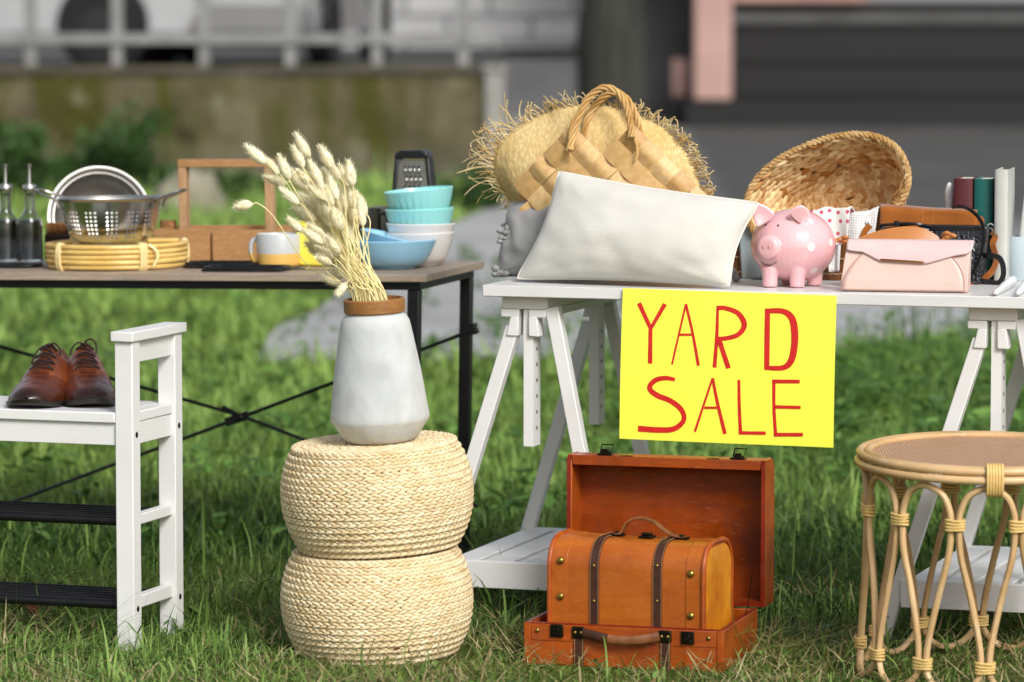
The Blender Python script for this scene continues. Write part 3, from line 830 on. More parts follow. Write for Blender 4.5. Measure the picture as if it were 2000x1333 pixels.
# ================================================================== leather shoes
def shoe_mat(nm, a, b, dark):
    m = NT(nm); co = m.coord('Object'); sep = m.n('ShaderNodeSeparateXYZ'); m.l(co, sep.inputs[0])
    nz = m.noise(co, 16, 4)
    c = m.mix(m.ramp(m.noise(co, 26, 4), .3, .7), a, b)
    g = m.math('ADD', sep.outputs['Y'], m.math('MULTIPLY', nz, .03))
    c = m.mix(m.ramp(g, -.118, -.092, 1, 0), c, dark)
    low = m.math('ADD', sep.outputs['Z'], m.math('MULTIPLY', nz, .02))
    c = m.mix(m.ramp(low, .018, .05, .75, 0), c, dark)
    m.col(c); m.set(rough=.27, spec=.5, coat=.25, coat_r=.18); m.bump(m.noise(co, 70, 3), .1, .001); return m.mat
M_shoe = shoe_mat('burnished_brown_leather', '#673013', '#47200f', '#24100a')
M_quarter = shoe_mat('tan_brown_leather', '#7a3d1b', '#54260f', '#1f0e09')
M_sole = mat('dark_shoe_sole', '#17120f', '#241a14', scale=40, rough=.45)
M_lace = mat('brown_waxed_lace', '#2d150c', '#1e0e08', scale=80, rough=.7)
M_lining = mat('tan_shoe_lining', '#4d2a14', rough=.8)
def smp(tab, t):
    for (t0, a), (t1, b) in zip(tab, tab[1:]):
        if t <= t1:
            k = (t - t0) / (t1 - t0); k = k * k * (3 - 2 * k) * .5 + k * .5; return a + (b - a) * k
    return tab[-1][1]
HW = [(0, .006), (.03, .022), (.08, .033), (.16, .0425), (.28, .0485), (.4, .047), (.55, .039), (.7, .035), (.85, .0365), (.95, .031), (1, .012)]
HT = [(0, .024), (.03, .034), (.1, .043), (.2, .049), (.3, .058), (.4, .074), (.5, .094), (.58, .112), (.64, .108), (.75, .088), (.9, .094), (1, .098)]
CXT = [(0, .006), (.2, .004), (.4, 0), (.6, -.003), (1, 0)]
def make_shoe(fr, side, rz, label):
    s = thing('leather_shoe', label, 'shoe', fr, 'pair of brown lace-up shoes on the bench', rz=rz)
    s.scale = (1.14, 1, .96)
    L = .285; y0 = -L * .5
    def S_(t, ph, off=0.):
        hw = smp(HW, t) + off; h = smp(HT, t) + off; cx = smp(CXT, t) * side
        zb = .010 + .010 * max(0, (.18 - t) / .18) ** 2
        top = .62 if t < .35 else .62 - .14 * min(1, (t - .35) / .2)
        c, sn = math.cos(ph), math.sin(ph)
        x = cx + hw * math.copysign(abs(c) ** .62, c) * (1 - (1 - top) * max(0, sn) ** 2.2); z = zb + (h - zb) * (abs(sn) ** .85)
        return Vector((x, y0 + t * L - off * .3, z))
    m = MB().grid(lambda u, v: S_(v, u * PI), 28, 44); m.build('upper', M_shoe, s, ang=None)
    # opening and lining
    m = MB().grid(lambda u, v: Vector((0, 0, .0012)) + S_(.64 + v * .33, PI * (.30 + .4 * u)), 8, 8); m.build('lining', M_lining, s, ang=None)
    # quarters with eyelets
    for sg_ in (0, 1):
        def Q(u, v):
            ph = (.06 + .36 * u) * PI; ph = ph if sg_ == 0 else PI - ph
            t0 = .335 + .11 * (1 - u) ** 1.4; tt = t0 + (.66 - t0) * v if u > .5 else t0 + (.99 - t0) * v
            tt = t0 + ((.60 + .39 * (1 - u) ** .8) - t0) * v
            e = .0026 * min(1, v * 14) * min(1, (1 - u) * 14 + .1)
            return S_(tt, ph, e)
        m = MB().grid(Q, 16, 18); m.build('quarter', M_quarter, s, ang=None)
    m = MB().grid(lambda u, v: S_(.34 + .29 * v, PI * (.40 + .2 * u), .0012) + Vector((0, 0, .004 * v)), 8, 10); m.build('tongue', M_shoe, s, ang=None)
    for k in range(4):
        tt = .375 + k * .062; m = MB()
        P = [S_(tt + .006 * math.sin(k + j), PI * (.36 + .28 * j / 10), .0048 + .003 * math.sin(PI * j / 10)) for j in range(11)]
        m.tube(P, .0019, 6)
        if k < 3: m.tube([S_(tt + .062 * j / 8, PI * (.36 + .26 * j / 8), .0055 + .003 * math.sin(PI * j / 8)) for j in range(9)], .0017, 6)
        m.build('lace', M_lace, s)
    bx = S_(.56, PI * .5, .008)
    m = MB()
    if side > 0: loop = [(0, 0, 0), (.003, -.004, .008), (.012, -.008, .011), (.018, -.012, .003), (.020, -.014, -.006), (.019, -.018, -.018)]
    else: loop = [(0, 0, 0), (-.008, -.010, -.002), (-.016, -.018, -.010), (-.021, -.03, -.024), (-.022, -.04, -.034)]
    m.tube(cr([bx + Vector(p) for p in loop], 6), .0018, 6)
    l2 = [(0, 0, 0), (.012 * -side, -.008, .004), (.022 * -side, -.016, -.006), (.026 * -side, -.03, -.018)]
    m.tube(cr([bx + Vector(p) for p in l2], 6), .0018, 6); m.ell(bx, (.005, .004, .004)); m.build('lace', M_lace, s)
    # sole and welt
    def outline(off, z):
        P = []
        for k in range(41):
            t_ = k / 40; P.append(Vector((smp(CXT, t_) * side + smp(HW, t_) + off, y0 + t_ * L - off * (1 - 2 * t_), z)))
        for k in range(40, -1, -1):
            t_ = k / 40; P.append(Vector((smp(CXT, t_) * side - smp(HW, t_) - off, y0 + t_ * L - off * (1 - 2 * t_), z)))
        return P
    m = MB(); rows = []
    def spring(p, k): return Vector((p.x, p.y, p.z + .011 * max(0, (-.085 - p.y) / .06) ** 2 * k))
    lv = [(-.004, .0005), (.0025, .0025), (.0035, .009), (.0015, .0115), (-.004, .013)]
    b = 0; n = 82
    for off, z in lv: m.v += [tuple(spring(p, 1)) for p in outline(off, z)]
    for i in range(len(lv) - 1):
        for j in range(n): m.addf((i * n + j, i * n + (j + 1) % n, (i + 1) * n + (j + 1) % n, (i + 1) * n + j))
    m.addf(list(range(n))[::-1]); m.addf(range(4 * n, 5 * n)); m.build('sole', M_sole, s, ang=35)
    return s
zs_seat = K.O.z + zs1
f1 = Fr(on_z(74, 801, zs_seat) + Vector((0, .142, .0006)), 0)
f2 = Fr(on_z(155, 799, zs_seat) + Vector((0, .142, .0006)), 0)
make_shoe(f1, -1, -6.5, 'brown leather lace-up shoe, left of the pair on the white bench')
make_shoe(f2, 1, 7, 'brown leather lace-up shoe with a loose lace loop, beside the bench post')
# ================================================================== things on the dark table
M_steel = mat('brushed_steel', '#b9b7b2', '#8e8c87', scale=6, stretch=(1, 1, 14), amt=.5, rough=.26, metal=1, bump=.03, bscale=300)
M_bowlsteel = mat('satin_steel', '#a3a19c', '#8a8884', scale=6, amt=.5, rough=.42, metal=1)
M_steel_dk = mat('dull_steel', '#7f7d78', rough=.3, metal=1)
m_ = NT('clear_glass'); m_.col('#d9dddd'); m_.set(rough=.02, trans=1, ior=1.45); M_glass = m_.mat
M_blackplastic = mat('black_plastic', '#0d0d0e', '#18181a', scale=40, rough=.35, spec=.5)
M_bristle = mat('coir_bristle', '#8a5a2a', '#5e3a17', scale=120, rough=.95, bump=.8, bscale=300, bdist=.003)
M_darkwood = wood('dark_stained_wood', '#2a130d', '#1a0b07', axis=0, rough=.4)
M_lightwood = wood('weathered_pine', '#b28555', '#8f6539', '#c9a374', axis=0, scale=15, rough=.65)
M_lightwood_z = wood('weathered_pine_upright', '#b9926a', '#94704a', '#cfb08a', axis=2, scale=15, rough=.65)
M_yrattan = mat('yellow_rattan', '#e2c377', '#c79d4a', scale=16, stretch=(1, 1, 4), amt=.8, rough=.4, bump=.15, bscale=90, spec=.4)
M_yrwrap = mat('yellow_rattan_binding', '#ead7a0', '#d6b870', scale=60, amt=.5, rough=.5)
def zt_(px): return zb(px) + .0005
def BF(px, py, dy=0, yaw=15):
    p = on_z(px, py, zt_(px)); return Fr(p + Vector((0, dy, 0)), yaw)
TILT = (0, BT)

# bottles on a small black tray
M_oil = mat('grey_oil', '#a19d98', '#5d5a57', scale=40, stretch=(1, 1, .15), rough=.12, trans=.75, ior=1.2)
trb = BF(14, 522, .03)
t = MB()
pts = []
for k in range(40):
    a = 2 * PI * k / 40; pts.append((.075 * math.copysign(abs(math.cos(a)) ** .5, math.cos(a)), .045 * math.copysign(abs(math.sin(a)) ** .5, math.sin(a)), 0))
t.prism(pts, (0, 0, .006)); o = place(t.build('tray', M_blackplastic, bevel=.0015), trb, TILT); tag(o, 'small black tray under the two glass oil bottles', 'tray')
def bottle(px, label, yo):
    fr = BF(px, 518, .03 + yo); fr.O.z += .0066
    b = thing('oil_bottle', label, 'bottle', fr, 'glass oil bottles with steel pourers')
    prof = [(0, 0), (.026, 0), (.0285, .003), (.0285, .082), (.0265, .094), (.018, .106), (.0125, .116), (.0118, .150), (.0135, .151), (.0135, .157), (.0105, .157), (.0098, .118), (.016, .106), (.0245, .093), (.0262, .08), (.0262, .005), (0, .005)]
    MB().lathe(prof, 32).build('glass', M_glass, b, ang=50)
    MB().lathe([(0, .0062), (.0256, .0062), (.0256, .080), (.022, .093), (0, .094)], 28).build('vinegar', M_oil, b, ang=40)
    MB().lathe([(0, .1575), (.0148, .1575), (.0155, .160), (.0155, .170), (.0135, .173), (.0045, .175), (.0037, .178), (.0037, .214), (.006, .2155), (.006, .2185), (0, .2185)], 24).build('pourer', M_steel, b, ang=40)
bottle(8, 'glass oil bottle with a steel pourer, cut by the left photo edge', .01)
bottle(56, 'glass oil bottle with a steel pourer, beside the scrubbing brush', 0)

# scrubbing brush
fr = BF(106, 520, .16)
t = thing('scrubbing_brush', 'dark wooden brush with brown bristles behind the colander', 'brush', fr, tilt=TILT)
zc = fr.loc(106, 456).z
MB().box(-.035, .035, -.02, .02, 0, zc).build('block', M_darkwood, t, bevel=.004)
m = MB(); random.seed(2)
for i in range(420):
    x, y = random.uniform(-.031, .031), random.uniform(-.017, .017); h = random.uniform(.017, .025); dx, dy = random.uniform(-.004, .004), random.uniform(-.004, .004)
    m.tube([(x, y, zc - .001), (x + dx, y + dy, zc + h)], .0011, 4)
m.build('bristles', M_bristle, t, ang=None)

# big steel bowl leaning behind
fr = BF(178, 516, .20, 0)
t = thing('steel_bowl', 'large steel bowl standing on edge behind the colander', 'bowl', fr)
zc = fr.loc(178, 424).z
Mx = Matrix.Translation((0, 0, zc + .003)) @ Matrix.Rotation(R(20), 4, 'Y') @ Matrix.Rotation(R(76), 4, 'X')
Mx = Matrix.Translation((0, .0, zc)) @ Matrix.Rotation(R(10), 4, 'Z') @ Matrix.Rotation(R(74), 4, 'X')
pr_ = [(.118, 0), (.1195, .0025), (.114, .003), (.108, -.002), (.101, -.018), (.080, -.042), (.045, -.056), (0, -.058), (0, -.060), (.046, -.058), (.082, -.0435), (.099, -.019), (.104, -.004), (.118, -.002), (.118, 0)]
MB().lathe(pr_, 72, Mx=Mx).build('bowl', M_bowlsteel, t, ang=50)

# rattan tray (coiled) and colander
frr = BF(216, 529, .150, 15)
zr1 = frr.loc(216, 480, -.15).z
t = thing('rattan_tray', 'round yellow rattan coil trivet under the colander', 'trivet', frr, tilt=TILT)
RR = .158; nC = 5; hc = zr1 / nC
m = MB()
for k in range(nC):
    z = hc * (k + .5); rr = RR - (.003 if k == 0 else 0) + .001 * math.sin(k * 2.2)
    m.tube([((rr - hc * .4 + .0008 * math.sin(5 * a + k)) * math.cos(a), (rr - hc * .4) * math.sin(a), z + .0006 * math.sin(3 * a + 2 * k)) for a in np.linspace(0, 2 * PI, 72, endpoint=False)], hc * .52, 8, closed=True)
m.build('coil', M_yrattan, t)
m = MB().lathe([(0, hc * 3.2), (RR - hc, hc * 3.2), (RR - hc, hc * 3.9), (0, hc * 3.9)], 48); m.build('base', M_yrattan, t, ang=30)
for a in (R(-90 - 33), R(-90 + 42), R(30), R(150), R(90)):
    m = MB(); nn = Vector((math.cos(a), math.sin(a), 0)); u = Vector((-math.sin(a), math.cos(a), 0))
    for j in range(3):
        P = [nn * (RR - hc * .45 + (hc * .75) * math.cos(b_)) + u * ((j - 1) * .006) + Vector((0, 0, zr1 * .5 + (zr1 * .53) * math.sin(b_))) for b_ in np.linspace(0, 2 * PI, 22, endpoint=False)]
        m.tube(P, .0031, 6, closed=True)
    m.build('binding', M_yrwrap, t)
a = R(-90 + 46); nn = Vector((math.cos(a), math.sin(a), 0)); u = Vector((-math.sin(a), math.cos(a), 0))
c0 = nn * (RR + .004)
MB().ribbon(cr([c0 + u * .0 + Vector((0, 0, zr1)), c0 + nn * .006 + u * .014 + Vector((0, 0, zr1 * .8)), c0 + nn * .008 + u * .018 + Vector((0, 0, zr1 * .5)), c0 + nn * .006 + u * .008 + Vector((0, 0, zr1 * .15)), c0 + u * .004 + Vector((0, 0, zr1 * .05))], 6), .0055, .001, nrm=tuple(nn)).build('loose_tie', M_yrwrap, t)
m = MB().beam((RR * .55, -.035, zr1 + .004), (RR * .98, -.02, zr1 + .004), .020, .009, (0, 0, 1)); m.build('cane_end', M_yrattan, t, bevel=.003)

m_ = NT('perforated_steel'); co = m_.coord('Object'); sep = m_.n('ShaderNodeSeparateXYZ'); m_.l(co, sep.inputs[0])
m_.col(m_.mix(m_.ramp(m_.noise(m_.coord('Object', (1, 1, .1)), 40, 3), .3, .7), '#dcdad6', '#b8b6b2')); m_.set(rough=.22, metal=1)
ang = m_.math('ARCTAN2', sep.outputs['Y'], sep.outputs['X'])
ug = m_.math('FRACT', m_.math('MULTIPLY', m_.math('ADD', ang, PI), 14 / (2 * PI)))
u4 = m_.math('MULTIPLY', ug, 4.5); col_ = m_.math('SUBTRACT', m_.math('FRACT', u4), .5)
zz = m_.math('SUBTRACT', m_.math('FRACT', m_.math('MULTIPLY', sep.outputs['Z'], 1 / .0092)), .5)
d2 = m_.math('ADD', m_.math('MULTIPLY', col_, col_), m_.math('MULTIPLY', zz, zz))
hole = m_.math('LESS_THAN', d2, .062)
hole = m_.math('MULTIPLY', hole, m_.math('LESS_THAN', u4, 3.0))
hole = m_.math('MULTIPLY', hole, m_.math('LESS_THAN', sep.outputs['Z'], .0735)); hole = m_.math('MULTIPLY', hole, m_.math('GREATER_THAN', sep.outputs['Z'], .009))
m_.l(m_.math('SUBTRACT', 1, hole), m_.b.inputs['Alpha'])
M_perf = m_.mat
frc = Fr(frr.O + Vector((-.010, -.02, 0)), 15)
frc.O.z = frr.O.z + zr1 + .0005
h = frc.loc(212, 388).z; rt = .1115
t = thing('colander', 'shiny steel colander with two loop handles on the rattan trivet', 'colander', frc, tilt=TILT)
k = h / .103
KS = 1.05
prf = [(.060, .0), (.074, .001), (.082, .006), (.090, .020), (.099, .050), (.1045, .085), (.107, .100)]
MB().lathe([(0, .0)] + [(a_ * KS, b_ * k) for a_, b_ in prf], 96).build('bowl', M_perf, t, ang=60)
MB().lathe([(a_ * KS, b_) for a_, b_ in [(.1065, h - .004), (.1115, h - .001), (.1130, h + .0015), (.1115, h + .003), (.107, h + .0015), (.1065, h - .004)]], 96).build('rim', M_steel, t, ang=60)
for s_ in (-1, 1):
    base_ = Vector((s_ * .117, 0, h - .002)); dirh = Vector((s_, 0, .38)).normalized(); L_ = .060; wd = .032
    P = [base_ + Vector((-s_ * .006, -wd, -.018)), base_ + Vector((0, -wd, -.001)), base_ + dirh * (L_ * .5) + Vector((0, -wd * .98, .0)), base_ + dirh * (L_ * .9) + Vector((0, -wd * .7, 0)), base_ + dirh * L_ + Vector((0, 0, 0)),
         base_ + dirh * (L_ * .9) + Vector((0, wd * .7, 0)), base_ + dirh * (L_ * .5) + Vector((0, wd * .98, .0)), base_ + Vector((0, wd, -.001)), base_ + Vector((-s_ * .006, wd, -.018))]
    MB().tube(cr(P, 7), .0034, 8).build('handle', M_steel, t)

# wooden caddy with handle frame
fr = BF(415, 513, .06, 13)
t = thing('wooden_caddy', 'weathered wooden carrying caddy with a tall square handle', 'caddy', fr, tilt=TILT)
x0, x1 = fr.loc(300, 480).x, fr.loc(566, 480).x; zc = fr.loc(415, 449).z; xm = fr.loc(413, 480).x; Dc = .16
MB().box(x0, xm - .004, 0, .010, 0, zc).build('front_board', M_lightwood, t, bevel=.001)
MB().box(xm + .004, x1, -.004, .008, 0, zc - .001).build('front_board', M_lightwood, t, bevel=.001)
MB().box(x0 + .01, x1 - .01, Dc - .01, Dc, 0, zc + .002).build('back_board', M_lightwood, t, bevel=.001)
for x in (x0, x1 - .01): MB().box(x, x + .010, .0105, Dc - .0105, 0, zc).build('side_board', M_lightwood, t, bevel=.001)
MB().box(xm - .006, xm + .004, .0105, Dc - .0105, 0, zc - .01).build('divider', M_lightwood, t, bevel=.001)
MB().box(x0 + .01, x1 - .01, .0105, Dc - .0105, 0, .008).build('floor_board', M_lightwood, t)
yh = .07; xa, xb = fr.loc(350, 380, yh).x, fr.loc(533, 380, yh).x; zh1, zh0 = fr.loc(440, 312, yh).z, fr.loc(440, 327, yh).z
for xx in (xa, xb - .018): MB().box(xx, xx + .018, yh, yh + .03, .0085, zh0 - .0003).build('upright', M_lightwood_z, t, bevel=.0015)
MB().box(xa - .001, xb + .001, yh - .001, yh + .031, zh0, zh1).build('handle_bar', M_lightwood, t, bevel=.0015)
fr2 = Fr(fr.w(fr.loc(329, 450, .10).x, .10, .0088), 20)
zz_ = fr2.loc(329, 431).z
m = MB(); random.seed(4)
m.grid(lambda u, v: Vector(((.019 + .002 * mnoise.noise(Vector((u * 9, v * 12, 1)))) * math.cos(u * 2 * PI), (.019 + .002 * mnoise.noise(Vector((u * 9 + 4, v * 12, 5)))) * math.sin(u * 2 * PI), v * zz_)), 24, 14, wrapu=True)
m.prism([(.0185 * math.cos(a), .0185 * math.sin(a), zz_ - .002) for a in np.linspace(0, 2 * PI, 20, endpoint=False)], (0, 0, .002))
o = place(m.build('twine_roll', mat('brown_twine', '#a8794a', '#70481f', scale=70, rough=.95, bump=1, bscale=160, bdist=.004)), fr2); tag(o, 'brown roll of twine poking out of the wooden caddy', 'twine')

# mug, grey above and mustard below
m_ = NT('two_tone_glaze'); sep = m_.n('ShaderNodeSeparateXYZ'); m_.l(m_.coord('Object'), sep.inputs[0])
f = m_.ramp(m_.math('ADD', sep.outputs['Z'], m_.math('MULTIPLY', m_.noise(m_.coord('Object'), 60, 2), .0008)), .0293, .0299)
m_.col(m_.mix(f, '#d8ae5e', '#b9bcbc')); m_.set(rough=.3, spec=.5); M_mug = m_.mat
fr = BF(542, 523, .05); hm = fr.loc(542, 459, -.05).z
t = thing('mug', 'mug glazed grey above and mustard yellow below', 'mug', fr, tilt=TILT)
MB().lathe([(0, 0), (.043, 0), (.0478, .003), (.0485, .008), (.0485, hm - .002), (.0475, hm), (.0458, hm - .002), (.045, .008), (0, .006)], 64).build('body', M_mug, t, ang=60)
P = [(-.047, -.006, hm * .82), (-.055, -.010, hm * .80), (-.060, -.013, hm * .64), (-.060, -.013, hm * .38), (-.055, -.010, hm * .18), (-.047, -.006, hm * .14)]
MB().tube(cr(P, 7), .0052, 10, flat=1.3).build('handle', M_mug, t)

# yellow canister
M_yellow = mat('yellow_glaze', '#efe458', '#e8db48', scale=20, amt=.4, rough=.35)
fr = BF(614, 521, .05, 22); hy = fr.loc(614, 437, -.03).z
t = thing('yellow_canister', 'square bright yellow canister beside the two tone mug', 'canister', fr, tilt=TILT)
MB().box(-.033, .033, -.033, .033, 0, hy).build('body', M_yellow, t, bevel=.005)
MB().box(-.028, .028, -.028, .028, hy + .0001, hy + .005).build('lid', M_yellow, t, bevel=.002)

# black serving trays
def slab(px0, px1, py, yo, lab, hz, zoff=0):
    c = (px0 + px1) / 2; fr = BF(c, py, yo, 15); w = (fr.loc(px1, py).x - fr.loc(px0, py).x) / 2; fr.O.z += zoff
    t = thing('cutlery_tray', lab, 'tray', fr, tilt=TILT)
    MB().box(-w, w, 0, .09, 0, hz * .55).build('plate', M_blackplastic, t, bevel=.003)
    m = MB(); P = []
    for k in range(40):
        a = 2 * PI * k / 40; P.append((w * .965 * math.copysign(abs(math.cos(a)) ** .25, math.cos(a)), .045 + .041 * math.copysign(abs(math.sin(a)) ** .25, math.sin(a)), hz * .75))
    m.tube(P, .0028, 6, closed=True); m.build('rim', M_blackplastic, t)
slab(352, 490, 527, .05, 'flat black tray lying behind another black tray, near the rattan trivet', .012)
slab(392, 549, 531, .0, 'flat black tray nearest the table edge, in front of the mug', .010)
# knife
fr = BF(618, 528, .01, 17); m = MB(); m.prism([(-.03, 0, 0), (.05, .004, 0), (.046, .012, 0), (-.03, .014, 0)], (0, 0, .0015)); t = thing('table_knife', 'steel knife lying by the foot of the yellow canister', 'knife', fr, tilt=TILT)
m.build('blade', M_steel, t, bevel=.0004); MB().box(-.10, -.0302, .001, .013, 0, .005).build('handle', M_steel_dk, t, bevel=.002)

# box grater
fr = BF(803, 515, .11, 14); hg = fr.loc(803, 296).z
t = thing('box_grater', 'tapered steel grater with a thick black frame', 'grater', fr, tilt=TILT)
def TR(z, w, d0, d1):  # rectangle corners at z
    return [Vector((-w, d0, z)), Vector((w, d0, z)), Vector((w, d1, z)), Vector((-w, d1, z))]
wb, wt = .056, .034
def ww(z): return wb + (wt - wb) * (z / hg)
for s_ in (-1, 1):
    m = MB(); z0, z1 = 0, hg - .012
    m.hexa([Vector((s_ * ww(z0) - .005, 0, z0)), Vector((s_ * ww(z0) + .005, 0, z0)), Vector((s_ * ww(z0) + .005, .058, z0)), Vector((s_ * ww(z0) - .005, .058, z0))],
           [Vector((s_ * ww(z1) - .005, .006, z1)), Vector((s_ * ww(z1) + .005, .006, z1)), Vector((s_ * ww(z1) + .005, .046, z1)), Vector((s_ * ww(z1) - .005, .046, z1))])
    m.build('frame_side', M_blackplastic, t, bevel=.003)
P = [Vector((-wt - .006, 0, hg - .016)), Vector((-wt - .003, 0, hg - .004)), Vector((-wt + .010, 0, hg + .002)), Vector((wt - .010, 0, hg + .002)), Vector((wt + .003, 0, hg - .004)), Vector((wt + .006, 0, hg - .016))]
MB().prism([p + Vector((0, .002, 0)) for p in P], (0, .048, 0)).build('cap', M_blackplastic, t, bevel=.003)
m = MB(); zA, zB_ = .004, hg - .022
m.hexa([Vector((-ww(zA) + .004, .004, zA)), Vector((ww(zA) - .004, .004, zA)), Vector((ww(zA) - .004, .007, zA)), Vector((-ww(zA) + .004, .007, zA))],
       [Vector((-ww(zB_) + .006, .009, zB_)), Vector((ww(zB_) - .006, .009, zB_)), Vector((ww(zB_) - .006, .012, zB_)), Vector((-ww(zB_) + .006, .012, zB_))])
pl_ = m.build('plate', M_steel, t)
m = MB()
for r_ in range(7):
    z = hg - .040 - r_ * .0215
    for c_ in range(4):
        for q_ in (0, 1):
            x = (c_ - 1.5) * .0105 + (.003 if r_ % 2 else 0); y = .004 + .005 * z / hg
            if q_ == 0: m.mi = 0; m.ell((x, y - .0005, z - .005), (.0034, .0026, .007), n=10, m=5)
            else: m.mi = 1; m.ell((x, y - .0016, z + .0045), (.0028, .0012, .0036), n=8, m=4)
m.mi = 0; m.build('teeth', [M_steel, M_blackplastic], pl_)

# bowls
def bowl_prof(r, h, foot, th=.0032):
    o = [(0, .002), (foot * .9, .002), (foot * .92, 0), (foot, 0), (foot * 1.02, .004)]
    for k in range(1, 9):
        u = k / 8; o.append((foot * 1.02 + (r - foot * 1.02) * (u ** .62), .004 + (h - .004) * (u ** 1.35)))
    i = [(r - th * .5, h + th * .35)] + [(a - th, b + th * .6) for a, b in o[:4:-1]] + [(0, .006)]
    return o + i
def glaze(nm, c, c2): return mat(nm, c, c2, scale=10, amt=.5, rough=.22, spec=.5, coat=.2)
M_sky = glaze('sky_blue_glaze', '#93c6e2', '#a0cfe8'); M_aqua = glaze('aqua_glaze', '#93d8d6', '#a2dfdc'); M_cream = glaze('off_white_glaze', '#d9d5d2', '#cfcbc8')
fr = BF(769, 527, .055, 0)
t = MB().lathe(bowl_prof(.0935, .061, .046), 72).build('blue_bowl', M_sky, ang=60); place(t, fr, TILT); tag(t, 'wide sky blue bowl resting flat on the dark table', 'bowl', 'nested sky blue bowls')
t = MB().lathe(bowl_prof(.083, .050, .040), 72).build('blue_bowl', M_sky, ang=60); fr2 = Fr(fr.O + Vector((-.004, .012, .0175)), 0); place(t, fr2, (0, 13)); tag(t, 'sky blue bowl tipped inside the wider blue bowl', 'bowl', 'nested sky blue bowls')
def flute_bowl(name, m_, r, h, foot, fl, fr, tilt, lab):
    pr = bowl_prof(r, h, foot, .0034); mb = MB(); n = 112
    for (a, b) in pr:
        out_ = a > foot * 1.05 and b < h * .84 and pr.index((a, b)) < 14
        for j in range(n):
            th = 2 * PI * j / n; rr = a * (1 + (fl * (abs(math.sin(14 * th)) - .5) if out_ else 0)); mb.v.append((rr * math.cos(th), rr * math.sin(th), b))
    for i in range(len(pr) - 1):
        for j in range(n): mb.addf((i * n + j, i * n + (j + 1) % n, (i + 1) * n + (j + 1) % n, (i + 1) * n + j))
    o = mb.build(name, m_, ang=60); place(o, fr, tilt); tag(o, lab, 'bowl', 'stack of four deep bowls'); return o
bx = BF(820, 522, .075, 0)
def zoff(py): return at_y(820, py, bx.O.y).z - bx.O.z
hb = .068
flute_bowl('white_bowl', M_cream, .076, zoff(455), .042, 0, bx, TILT, 'off white bowl at the bottom of the four bowl stack')
flute_bowl('white_bowl', M_cream, .0765, hb, .042, 0, Fr(bx.O + Vector((0, 0, zoff(437) - hb)), 0), (0, 0), 'off white bowl second from the bottom of the stack')
flute_bowl('aqua_bowl', M_aqua, .0765, hb, .042, .03, Fr(bx.O + Vector((0, 0, zoff(408) - hb)), 0), (0, -2), 'aqua fluted bowl set level on the white bowls')
flute_bowl('aqua_bowl', M_aqua, .0770, hb, .042, .03, Fr(bx.O + Vector((.002, 0, zoff(371) - hb)), 0), (0, -5.5), 'tilted aqua fluted bowl topping the stack')

# pewter mug and grey-green box behind the blue bowls
fr = BF(716, 518, .17, 10); hh = fr.loc(716, 407).z
t = thing('pewter_mug', 'dull metal mug with a black handle behind the blue bowls', 'mug', fr, tilt=TILT)
MB().lathe([(0, 0), (.030, 0), (.031, .003), (.029, hh - .003), (.0295, hh), (.0275, hh), (.027, .006), (0, .006)], 40).build('body', M_steel_dk, t, ang=50)
MB().tube(cr([(.028, -.002, hh * .9), (.042, -.004, hh * .88), (.046, -.004, hh * .7), (.042, -.004, hh * .5), (.028, -.002, hh * .46)], 6), .0045, 8).build('handle', M_blackplastic, t)
fr = BF(744, 514, .21, 12); hh = fr.loc(744, 403).z
o = MB().box(-.024, .024, -.02, .02, 0, hh).build('tea_box', mat('grey_green_card', '#8d8f80', '#7d7f72', scale=12, rough=.6), bevel=.002); place(o, fr, TILT); tag(o, 'plain grey green box behind the grater and blue bowls', 'box')
# ================================================================== things on the white table
ZT5 = ZT + .0006
def TF(px, py, yaw=18, dy=0):
    """frame standing on the white tabletop where the photo shows its foot"""
    p = on_z(px, py, ZT5); f = Fr(p, yaw); f.O = f.O + f.ey * dy; return f
def TC(px, c, yaw=18):
    f = T.sub(px, 540, c, ZT5, yaw); return f
M_linen = fabric('off_white_linen', '#d4d1c9', '#cbc8bf', wscale=640, bump=.5)
M_greycloth = fabric('grey_velvet', '#9a9997', '#838281', bump=.2)
M_piping = fabric('linen_piping', '#e0ddd4', '#d2cdc1')

